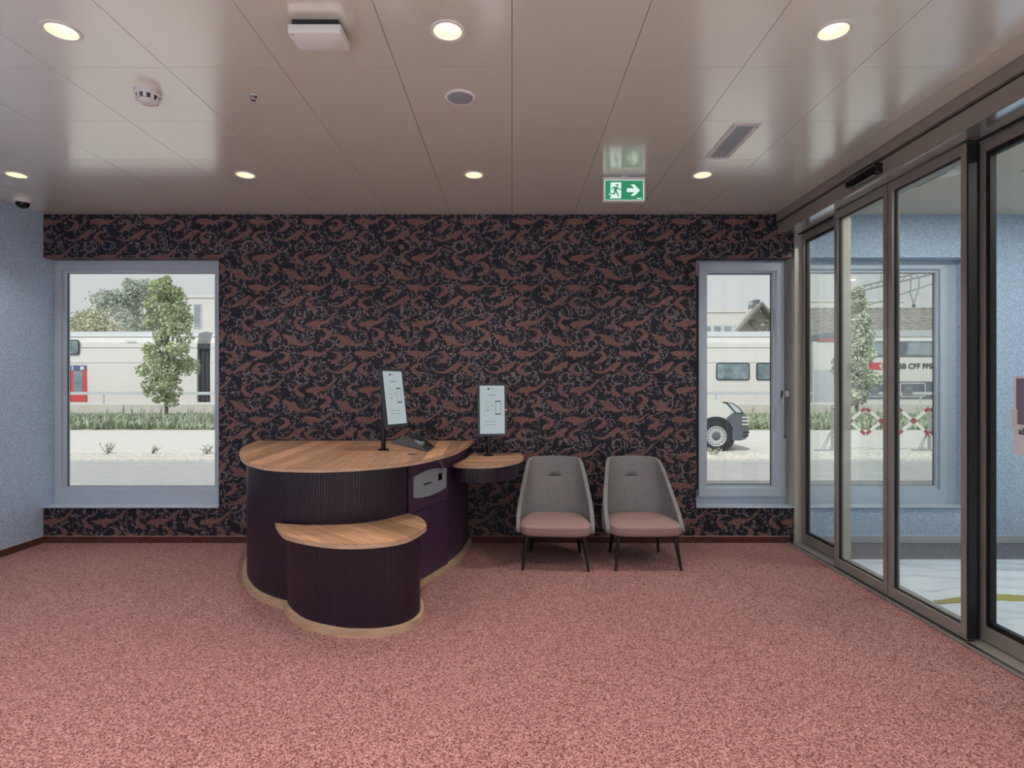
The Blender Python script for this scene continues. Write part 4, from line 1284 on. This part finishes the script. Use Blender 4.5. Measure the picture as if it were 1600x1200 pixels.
def slim_tree(label, x, y, z, h, prof, seed, material, n=9000):
    """upright oval street tree; prof lists (height share, radius)"""
    random.seed(seed)
    t = thing('street_tree', label, 'tree', (x, y, z), 'slim street trees')
    obj('trunk', tube(new_bm(), (x, y, z - 0.05), (x + 0.04, y, z + h * 0.6), 0.075, 0.03, 12), 'bark', t, 60)
    clumps = []
    for k in range(95):
        f = random.uniform(prof[0][0], prof[-1][0])
        for (a, ra), (b, rb) in zip(prof, prof[1:]):
            if a <= f <= b: R = ra + (rb - ra) * (f - a) / (b - a)
        ang = random.uniform(0, 2*PI)
        rr = R * math.sqrt(random.random()) * 0.86
        c = Vector((x + rr * math.cos(ang), y + rr * math.sin(ang), z + f * h))
        clumps.append((c, random.uniform(0.16, 0.34) * (0.6 + 0.5 * R), Vector((math.cos(ang) * rr / max(R, 0.1), math.sin(ang) * rr / max(R, 0.1), 0))))
    for k in range(16):
        c = clumps[k * 5][0]
        zb = z + max(h * 0.12, (c.z - z) * 0.55 - 0.1)
        obj('branch', tube(new_bm(), (x + 0.01, y, zb), c, 0.03, 0.008, 6), 'bark', t)
    def sampler():
        c, r, out = random.choice(clumps)
        dd = Vector((random.gauss(0, 1), random.gauss(0, 1), random.gauss(0, 1))).normalized()
        return c + dd * r * random.uniform(0.5, 1.0) ** 0.5, dd
    leaf_cloud('foliage', n, sampler, 0.075, material, t)
    return t
slim_tree('slim green street tree in front of the train in the large window', -13.55, 22.0, 0.11, 5.6,
          [(0.13, 0.35), (0.22, 0.85), (0.40, 1.12), (0.55, 1.08), (0.66, 0.95), (0.80, 0.85), (0.92, 0.55), (1.0, 0.2)], 3, 'leaf_green')
slim_tree('slim pale street tree seen through the sliding glass doors', 13.5, 22.0, 0.11, 5.1,
          [(0.13, 0.25), (0.25, 0.6), (0.40, 0.76), (0.60, 0.68), (0.75, 0.58), (0.9, 0.36), (1.0, 0.12)], 11, 'leaf_pale')

def broad_tree(name, label, x, y, h, R, material, seed, n):
    random.seed(seed)
    t = thing(name, label, 'tree', (x, y, 0), 'trees behind the train')
    obj('trunk', tube(new_bm(), (x, y, 0), (x, y, h * 0.6), R * 0.09, R * 0.05, 10), 'bark', t, 60)
    clumps = []
    for k in range(60):
        a = random.uniform(0, 2*PI); f = random.random()
        e = math.sin(PI * (0.12 + 0.80 * f)) ** 0.7
        rr = R * e * math.sqrt(random.random()) * 0.95
        clumps.append((Vector((x + rr*math.cos(a), y + rr*math.sin(a), h * (0.30 + 0.64 * f))), R * random.uniform(0.18, 0.32)))
    def sampler():
        c, r = random.choice(clumps)
        dd = Vector((random.gauss(0, 1), random.gauss(0, 1), random.gauss(0, 1))).normalized()
        return c + dd * r * random.uniform(0.4, 1.0), dd
    leaf_cloud('foliage', n, sampler, R * 0.042, material, t)
broad_tree('broad_tree', 'tall grey green tree behind the train in the large window', -40.2, 60, 12.9, 4.3, 'leaf_grey', 5, 14000)
broad_tree('broad_tree', 'low yellowish tree behind the train at the edge of the large window', -38.2, 50, 8.2, 3.7, 'leaf_yellow', 8, 10000)

def weed_plant(label, x, y, h, seed, material='leaf_pale'):
    random.seed(seed)
    t = thing('weed_plant', label, 'plant', (x, y, -0.004), 'weeds by the kerb')
    bm = new_bm(); V = []; Fc = []
    for k in range(9):
        a = random.uniform(0, 2*PI); l = random.uniform(0.03, 0.18); hh = h * random.uniform(0.55, 1.0)
        tip = Vector((x + l*math.cos(a), y + l*math.sin(a), hh))
        tube(bm, (x + 0.01*math.cos(a), y + 0.01*math.sin(a), -0.004), tip, 0.006, 0.003, 5)
        for q in range(7):
            f = random.uniform(0.25, 1.0)
            c = Vector((x, y, 0)).lerp(tip, f)
            b = len(V); s = random.uniform(0.02, 0.04); dd = Vector((random.gauss(0,1), random.gauss(0,1), random.gauss(0,1))).normalized(); u = dd.orthogonal().normalized()
            V += [tuple(c), tuple(c + dd*s + u*s*0.4), tuple(c + dd*s*2), tuple(c + dd*s - u*s*0.4)]
            Fc += [(b, b+1, b+2, b+3)]
    obj('stem', bm, 'bark', t)
    lf = mesh_obj('leaves', V, Fc, material, t); lf['kind'] = 'stuff'
weed_plant('tallest dry weed by the kerb below the red train door', -8.9, 12.35, 0.26, 1)
weed_plant('small weed by the kerb below the street tree trunk', -8.02, 12.5, 0.20, 2)
weed_plant('small weed by the kerb at the edge of the large window', -6.74, 12.4, 0.18, 3)
weed_plant('pale bushy weed by the kerb below the van wheel', 4.40, 12.2, 0.16, 4, 'leaf_yellow')

# ---- train
TY = 32.0
def coach_body(bm, x0, x1):
    prof = [(TY, 0.45), (TY - 0.02, 1.2), (TY - 0.04, 2.6), (TY + 0.02, 3.9), (TY + 0.16, 4.25), (TY + 2.7, 4.25), (TY + 2.84, 3.9), (TY + 2.84, 0.45)]
    return prism_yz(bm, prof, x0, x1)
def coach_roof(bm, x0, x1):
    return prism_yz(bm, [(TY + 0.10, 4.2505), (TY + 0.22, 4.45), (TY + 0.9, 4.62), (TY + 1.9, 4.62), (TY + 2.6, 4.45), (TY + 2.74, 4.2505)], x0, x1)
def twin(parent, name, x0, x1, z0, z1, glass_m='train_glass', rim='dark_rubber', r=0.14):
    fr = obj(name, prism_xz(new_bm(), rrect(x0, x1, z0, z1, r), TY - 0.075, TY - 0.046), rim, parent)
    obj('pane', prism_xz(new_bm(), rrect(x0 + 0.06, x1 - 0.06, z0 + 0.06, z1 - 0.06, r * 0.75), TY - 0.082, TY - 0.0755), glass_m, fr)
    return fr
def coach(label, x0, x1, wins):
    t = thing('train_coach', label, 'train', ((x0 + x1) / 2, TY + 1.4, 0.0), 'railway coaches')
    obj('body', coach_body(new_bm(), x0, x1), 'train_white', t)
    obj('roof', coach_roof(new_bm(), x0 + 0.02, x1 - 0.02), 'train_roof', t)
    boxo('underframe', x0 + 0.3, x1 - 0.3, TY + 0.3, TY + 2.5, 0.0, 0.4495, 'dark_rubber', t)
    boxo('roof_seam', x0 + 0.05, x1 - 0.05, TY - 0.032, TY - 0.002, 3.62, 3.64, 'train_roof', t)
    boxo('waist_seam', x0 + 0.05, x1 - 0.05, TY - 0.062, TY - 0.040, 2.76, 2.775, 'train_roof', t)
    for a, b, c, e in wins: twin(t, 'window', a, b, c, e)
    return t
cA = coach('white double deck coach with a red door at the edge of the large window', -40, -17.95, [(-27.4, -24.63, 3.20, 4.06)])
door = boxo('door', -26.6, -24.22, TY - 0.075, TY - 0.046, 0.52, 2.60, 'train_red', cA)
boxo('door_header', -26.6, -24.22, TY - 0.085, TY - 0.0755, 2.30, 2.60, 'train_blue', door)
boxo('door_gap', -25.16, -25.11, TY - 0.085, TY - 0.0755, 0.52, 2.30, 'dark_rubber', door)
for a, b in ((-24.94, -24.42), (-25.85, -25.33)):
    obj('door_pane', prism_xz(new_bm(), rrect(a, b, 1.12, 2.28, 0.1), TY - 0.085, TY - 0.0755), 'train_glass', door)
text('class_number', '2', 0.30, (-25.07, TY - 0.087, 2.345), 'stripe_white', door, bold=0.008)
text('class_number', '2', 0.30, (-25.40, TY - 0.087, 2.345), 'stripe_white', door, bold=0.008)
boxo('pictogram', -24.55, -24.35, TY - 0.086, TY - 0.0855, 2.35, 2.54, 'stripe_white', door)
boxo('vent_slot', -22.0, -21.4, TY - 0.05, TY - 0.02, 3.95, 4.0, 'train_roof', cA)
g = thing('gangway_bellows', 'dark bellows between two white coaches beside the street tree', 'train bellows', (-17.6, TY + 1.4, 0.4))
for k in range(6): boxo('fold', -17.93 + 0.12 * k, -17.84 + 0.12 * k, TY + 0.12 + 0.04 * (k % 2), TY + 2.6, 0.5, 3.85, 'dark_rubber', g)
boxo('crown_bar', -17.94, -17.21, TY + 0.0, TY + 0.1, 3.55, 3.8, 'dark_rubber', g)
coach('white coach beginning just past the dark bellows, cut off by the window edge', -17.2, -0.2, [(-15.5, -13.6, 1.8, 2.7)])
coach('white coach with two rounded windows behind the van', 0.2, 16.9, [(2.0, 4.0, 1.8, 2.7), (5.0, 7.0, 1.8, 2.7), (8.2, 10.2, 1.8, 2.7), (11.62, 13.53, 1.76, 2.74), (13.90, 14.78, 1.76, 2.74)])
# driving coach with lettering
t = thing('driving_coach', 'train car with red logo and black lettering seen through the sliding doors', 'train', (28, TY + 1.4, 0.0), 'railway coaches')
x0, x1 = 17.15, 44.0
obj('body', coach_body(new_bm(), x0, x1), 'train_white', t)
bm = new_bm()
prism_xz(bm, [(x0 - 0.05, 4.2505), (19.3, 4.62), (x1, 4.62), (x1, 4.2505)], TY + 0.1, TY + 2.7)
obj('roof', bm, 'train_roof', t)
obj('roof_nose', prism_xz(new_bm(), [(x0 - 0.15, 4.06), (x0 + 0.02, 4.35), (19.2, 4.60), (19.5, 4.60), (19.5, 4.10)], TY - 0.04, TY + 0.09), 'train_grey', t)
boxo('red_line', x0 + 0.25, 19.9, TY - 0.06, TY - 0.041, 4.0, 4.09, 'train_red', t)
boxo('nose_panel', x0 + 0.06, 19.6, TY - 0.055, TY - 0.041, 0.5, 2.35, 'train_nose_grey', t)
ub = boxo('upper_window_band', 19.7, x1 - 0.6, TY - 0.06, TY - 0.041, 3.10, 3.98, 'train_band', t)
lb = boxo('lower_window_band', 19.7, x1 - 0.6, TY - 0.06, TY - 0.041, 0.72, 1.68, 'train_band', t)
for a, b in ((19.9, 21.9), (22.45, 24.2), (24.9, 27.0), (27.6, 29.6)):
    f_ = obj('window_frame', prism_xz(new_bm(), rrect(a, b, 3.14, 3.94, 0.14), TY - 0.066, TY - 0.0605), 'train_glass', ub)
    obj('pane', prism_xz(new_bm(), rrect(a + 0.07, b - 0.07, 3.20, 3.88, 0.11), TY - 0.072, TY - 0.0665), 'facade_glass', f_)
for a, b in ((19.9, 21.4), (22.05, 23.55), (24.9, 27.0), (27.6, 29.6)):
    f_ = obj('window_frame', prism_xz(new_bm(), rrect(a, b, 0.80, 1.62, 0.14), TY - 0.066, TY - 0.0605), 'train_roof', lb)
    obj('pane', prism_xz(new_bm(), rrect(a + 0.07, b - 0.07, 0.87, 1.55, 0.11), TY - 0.072, TY - 0.0665), 'train_band', f_)
boxo('grey_stripe', 20.2, 21.35, TY - 0.06, TY - 0.041, 1.86, 2.04, 'train_band', t)
lg = boxo('red_logo_block', 20.30, 21.66, TY - 0.06, TY - 0.041, 2.36, 2.76, 'train_red', t)
# white double arrow with cross bar
bm = new_bm()
yc = TY - 0.062
prism_xz(bm, [(21.54, 2.53), (21.54, 2.59), (20.94, 2.59), (20.94, 2.53)], yc - 0.006, yc)
prism_xz(bm, [(20.86, 2.56), (21.05, 2.74), (21.13, 2.74), (20.95, 2.56), (21.13, 2.38), (21.05, 2.38)], yc - 0.006, yc)
prism_xz(bm, [(21.62, 2.56), (21.43, 2.74), (21.35, 2.74), (21.53, 2.56), (21.35, 2.38), (21.43, 2.38)], yc - 0.006, yc)
prism_xz(bm, [(21.21, 2.38), (21.27, 2.38), (21.27, 2.74), (21.21, 2.74)], yc - 0.006, yc)
obj('arrow_emblem', bm, 'stripe_white', lg)
text('lettering', 'SBB CFF FFS', 0.415, (21.78, TY - 0.066, 2.42), 'print_dark', t, bold=0.008, extr=0.004)

# signs on the platform rail
for xx, w, lb_ in ((17.30 , 0.36, 'small grey box sign on the platform rail next to the pale tree'), (18.86, 0.44, 'larger grey box sign on the platform rail below the train lettering')):
    s_ = thing('platform_sign', lb_, 'sign', (xx, 27.1, 1.1), 'signs on the platform rail')
    boxo('cabinet', xx, xx + w, 27.0, 27.145, 1.12, 1.56, 'train_grey', s_, 0.01)
    boxo('text_line', xx + w * 0.25, xx + w * 0.75, 26.994, 26.9995, 1.32, 1.35, 'train_roof', s_)

# ---- van
VY = 12.9
van = thing('van', 'white van with dark bumper parked behind the kerb, front wheel showing', 'van', (3.0, VY + 0.95, 0.0))
prof = [(0.3, 0.38), (0.3, 1.88), (0.42, 1.97), (3.2, 1.98), (3.62, 1.90), (4.30, 1.24), (4.42, 1.17), (4.95, 1.08), (5.22, 0.99), (5.36, 0.86), (5.38, 0.55), (5.36, 0.38)]
bm = new_bm(); prism_xz(bm, prof, VY, VY + 1.9)
bmesh.ops.bevel(bm, geom=[e for e in bm.edges if abs(e.verts[0].co.y - e.verts[1].co.y) < 1e-5], offset=0.06, segments=3, profile=0.6, affect='EDGES')
obj('body', bm, 'van_white', van, 40)
wx, wz, wr = 4.685, 0.342, 0.342
obj('wheel_arch', lathe(new_bm(), [(0.0, VY - 0.004), (0.43, VY - 0.004), (0.44, VY - 0.012), (0.44, VY - 0.0005), (0, VY - 0.0005)], wx, 0, 40, 'Y', wz + 0.01), 'van_dark', van)
obj('fender_cladding', prism_xz(new_bm(), [(4.92, 0.75), (5.06, 0.87), (5.30, 0.88), (5.40, 0.80), (5.41, 0.55), (5.10, 0.50), (5.08, 0.60)], VY - 0.02, VY + 0.3), 'van_grey', van)
bp_ = obj('bumper', prism_xz(new_bm(), [(5.06, 0.52), (5.43, 0.545), (5.44, 0.42), (5.36, 0.28), (5.22, 0.24), (5.05, 0.25)], VY - 0.03, VY + 1.92), 'van_grey', van)
for k in range(3): boxo('grille_bar', 5.28, 5.425, VY - 0.026, VY + 1.8, 0.60 + 0.08 * k, 0.63 + 0.08 * k, 'stripe_white', van)
for k in range(2): boxo('intake', 5.30, 5.42, VY - 0.034, VY - 0.0305, 0.33 + 0.08 * k, 0.37 + 0.08 * k, 'van_dark', bp_)
hl = obj('headlight', prism_xz(new_bm(), [(4.90, 1.13), (5.08, 1.10), (5.24, 0.98), (5.32, 0.87), (5.14, 0.86)], VY - 0.022, VY + 0.2), 'van_dark', van)
obj('headlight_lens', prism_xz(new_bm(), [(4.95, 1.11), (5.07, 1.08), (5.21, 0.97), (5.27, 0.89), (5.15, 0.885)], VY - 0.026, VY - 0.0225), 'train_roof', hl)
obj('windscreen', prism_xz(new_bm(), [(3.66, 1.905), (4.34, 1.245), (4.31, 1.235), (3.64, 1.885)], VY + 0.15, VY + 1.75), 'train_glass', van)
obj('side_window', prism_xz(new_bm(), [(2.9, 1.25), (2.9, 1.82), (3.52, 1.80), (4.02, 1.28)], VY - 0.006, VY - 0.0005), 'train_glass', van)
boxo('door_handle', 2.95, 3.12, VY - 0.03, VY - 0.0005, 1.05, 1.08, 'van_dark', van)
boxo('sill_trim', 1.6, 4.2, VY - 0.012, VY - 0.0005, 0.38, 0.46, 'van_dark', van)
def wheel(cx, parent):
    tyre = obj('tyre', lathe(new_bm(), [(0.225, VY + 0.2), (0.33, VY + 0.2), (0.342, VY + 0.17), (0.342, VY + 0.02), (0.325, VY - 0.035), (0.25, VY - 0.045), (0.225, VY - 0.03)], cx, 0, 44, 'Y', wz), 'van_dark', parent, 50)
    obj('rim', lathe(new_bm(), [(0.235, VY - 0.04), (0.225, VY - 0.05), (0.205, VY - 0.03), (0.16, VY - 0.038), (0.10, VY - 0.03), (0.09, VY - 0.015), (0, VY - 0.015)], cx, 0, 44, 'Y', wz), 'rim_silver', tyre, 50)
    obj('hub', lathe(new_bm(), [(0.10, VY - 0.031), (0.095, VY - 0.036), (0.05, VY - 0.038), (0.045, VY - 0.055), (0, VY - 0.057)], cx, 0, 30, 'Y', wz), 'van_grey', tyre, 50)
    for k in range(16):
        a = 2*PI*k/16
        obj('vent_hole', lathe(new_bm(), [(0.013, VY - 0.041), (0.013, VY - 0.037), (0, VY - 0.0415)], cx + 0.19*math.cos(a), 0, 8, 'Y', wz + 0.19*math.sin(a)), 'van_dark', tyre)
wheel(wx, van)
wheel(1.3, van)

# ---- folding barrier
BY = 12.9
bar = thing('folding_barrier', 'red and white folding lattice barrier standing outside the lobby window', 'barrier', (8.9, BY, 0.0))
def slat(x0, z0, x1, z1, y):
    bm = new_bm()
    a, b = Vector((x0, z0)), Vector((x1, z1)); dd = b - a; L_ = dd.length; dd.normalize(); nn = Vector((-dd.y, dd.x)) * 0.035
    cuts = [0, 0.15, 0.43, 0.57, 0.85, 1.0]
    mats_ = [0, 1, 0, 1, 0]
    for k in range(5):
        p, q = a + dd * (L_ * cuts[k]), a + dd * (L_ * cuts[k+1])
        f0 = len(bm.faces)
        prism_xz(bm, [tuple(p + nn), tuple(p - nn), tuple(q - nn), tuple(q + nn)], y - 0.006, y + 0.006)
        bm.faces.ensure_lookup_table()
        for f in bm.faces[f0:]: f.material_index = mats_[k]
    obj('slat', bm, ['stripe_red', 'stripe_white'], bar)
HX, ZB, ZT = 0.735, 0.38, 1.0
BX = 8.13
for k in range(-1, 5):
    xm = BX + HX * k
    slat(xm, ZB, xm + HX, ZT, BY)
    slat(xm, ZT, xm + HX, ZB, BY + 0.016)
    for zz in (ZB, ZT):
        obj('rivet', lathe(new_bm(), [(0.022, BY - 0.0065), (0.018, BY - 0.014), (0, BY - 0.015)], xm, 0, 12, 'Y', zz), 'stripe_white', bar)
for xp in (BX + 2 * HX + 0.03, BX - HX):
    obj('post', tube(new_bm(), (xp, BY + 0.05, 0.0), (xp, BY + 0.05, 1.04), 0.036, 0.036, 14), 'galvanised', bar, 50)
    boxo('foot', xp - 0.40, xp + 0.2, BY + 0.02, BY + 0.08, 0.0, 0.03, 'galvanised', bar)
    obj('strut', tube(new_bm(), (xp - 0.26, BY + 0.05, 0.03), (xp - 0.06, BY + 0.05, 0.42), 0.012, 0.012, 8), 'galvanised', bar)
    obj('strut', tube(new_bm(), (xp - 0.19, BY + 0.05, 0.03), (xp - 0.04, BY + 0.05, 0.42), 0.012, 0.012, 8), 'galvanised', bar)

# ---- house with tiled roof
hs = thing('station_house', 'old house with tiled roof and timber gable rising behind the train', 'house', (27, 48, 0))
boxo('wall', 18.6, 40.0, 45.0, 51.0, 0, 5.4, 'house_wall', hs)
bm = new_bm(); prism_yz(bm, [(44.2, 5.2), (44.2, 5.35), (48.0, 7.95), (51.8, 5.35), (51.8, 5.2), (48.0, 7.8)], 21.4, 41.0)
rf = obj('roof', bm, 'roof_tile', hs)
for k in range(13):   # courses of tiles
    f = k / 13
    yy, zz = 44.2 + 3.8 * f, 5.352 + 2.6 * f
    bm = new_bm(); prism_yz(bm, [(yy, zz), (yy, zz + 0.055), (yy + 0.292, zz + 0.205), (yy + 0.292, zz + 0.20)], 21.4, 41.0)
    obj('tile_course', bm, 'roof_tile', rf)
for k in range(30): obj('ridge_tile', prism_yz(new_bm(), [(47.85, 7.86), (47.9, 8.02), (48.0, 8.07), (48.1, 8.02), (48.15, 7.86)], 21.5 + k * 0.65, 22.08 + k * 0.65), 'roof_tile', rf)
boxo('chimney', 24.4, 25.0, 47.4, 48.0, 7.5, 8.7, 'house_wall', hs)
# gable wing towards the viewer
obj('gable_wall', prism_xz(new_bm(), [(17.2, 0), (17.2, 5.2), (18.93, 7.5), (20.66, 5.2), (20.66, 0)], 43.3, 45.0), 'house_wall', hs)
obj('gable_roof', prism_xz(new_bm(), [(16.6, 4.75), (16.6, 4.90), (18.93, 7.75), (21.26, 4.90), (21.26, 4.75), (18.93, 7.58)], 42.5, 43.4), 'roof_tile', hs)
for sx in (-1, 1):
    obj('bargeboard', prism_xz(new_bm(), [(18.93 + sx * 2.33, 4.72), (18.93 + sx * 2.33, 4.92), (18.93, 7.77), (18.93, 7.5)], 42.42, 42.5), 'house_timber', hs)
    obj('brace', tube(new_bm(), (18.93 + sx * 0.2, 42.9, 5.6), (18.93 + sx * 0.9, 42.9, 6.4), 0.08, 0.08, 6), 'house_timber', hs)
boxo('tie_beam', 17.9, 19.95, 42.8, 43.0, 6.3, 6.45, 'house_timber', hs)
gw = boxo('window', 19.6, 20.2, 43.24, 43.3, 5.0, 6.0, 'stripe_white', hs)
boxo('pane', 19.68, 20.12, 43.22, 43.2395, 5.08, 5.92, 'facade_glass', gw)

# ---- pale buildings
def block(name, label, x0, x1, y0, y1, h, bands, mats_=('pale_facade', 'facade_glass')):
    t = thing(name, label, 'building', ((x0 + x1) / 2, (y0 + y1) / 2, 0), 'pale buildings far behind')
    boxo('wall', x0, x1, y0, y1, 0, h, mats_[0], t)
    boxo('parapet', x0 - 0.1, x1 + 0.1, y0 - 0.1, y1 + 0.1, h, h + 0.25, mats_[0], t)
    for a, b, c, e in bands:
        f = boxo('window', a, b, y0 - 0.06, y0, c, e, 'train_roof', t)
        boxo('pane', a + 0.12, b - 0.12, y0 - 0.08, y0 - 0.0605, c + 0.12, e - 0.12, mats_[1], f)
    return t
block('apartment_block', 'pale block with strip windows behind the slim street tree', -32.5, -22, 55, 66, 10.0,
      [(-31.2, -30.4, 7.0, 9.4), (-29.6, -26.8, 5.9, 6.6), (-26.6, -23.0, 5.9, 6.6), (-29.2, -26.8, 4.3, 5.2), (-26.6, -23.0, 4.3, 5.2)])
b2 = block('office_block', 'pale low office block with upright windows behind the white coach', 16, 26.0, 60, 70, 9.2,
      [(19.3 + 1.1 * k, 20.2 + 1.1 * k, 5.6, 7.8) for k in range(6)] + [(25.2, 25.7, 10.0, 10.3)])
boxo('roof_hut', 26.1, 26.6, 60.2, 62, 9.5, 10.6, 'train_band', b2)
block('tower_block', 'pale block with grey roof units left of the overhead line beam', 34.0, 46.0, 66, 78, 11.2, [(35, 37, 8.5, 9.8), (38, 40, 8.5, 9.8)])

# ---- overhead line beam
cl = thing('overhead_line_beam', 'slanted steel lattice beam of the overhead line above the train', 'gantry', (33.0, 38.0, 0.0))
def P(px, py, Y): return Vector(((px - 800) / F * Y, Y, EYE - (py - 600) / F * Y))
a, b = Vector((23.2, 38.0, 7.75)), Vector((33.0, 38.0, 10.05))
up = Vector((0, 0, 0.34))
obj('chord', tube(new_bm(), a, b, 0.07, 0.07, 6), 'galvanised', cl)
obj('chord', tube(new_bm(), a + up * 0.9, b + up, 0.07, 0.07, 6), 'galvanised', cl)
nseg = 22
for k in range(nseg):
    p, q = a.lerp(b, k / nseg), a.lerp(b, (k + 1) / nseg)
    obj('lacing', tube(new_bm(), p if k % 2 else p + up, q + up if k % 2 else q, 0.035, 0.035, 5), 'galvanised', cl)
obj('tie_rod', tube(new_bm(), (23.6, 38, 6.70), (33.0, 38, 9.85), 0.05, 0.05, 6), 'galvanised', cl)
for px, zt, zb in ((27.0, 8.7, 7.80), (27.55, 8.85, 8.0)): obj('dropper', tube(new_bm(), (px, 38, zt), (px, 38, zb), 0.04, 0.04, 6), 'galvanised', cl)
for sx in (-1, 1): obj('yoke', tube(new_bm(), (27.2 + sx * 0.3, 38, 7.9), (27.2, 38, 6.95), 0.04, 0.04, 6), 'galvanised', cl)
obj('insulator', lathe(new_bm(), [(0, 6.72), (0.12, 6.75), (0.06, 6.82), (0.14, 6.88), (0.06, 6.95), (0, 6.98)], 27.2, 38, 12), 'house_timber', cl)
obj('spike', tube(new_bm(), (25.0, 38, 8.5), (25.0, 38, 9.1), 0.05, 0.02, 6), 'galvanised', cl)
obj('mast', tube(new_bm(), (33.0, 38, 0), (33.0, 38, 10.6), 0.2, 0.14, 8), 'galvanised', cl)
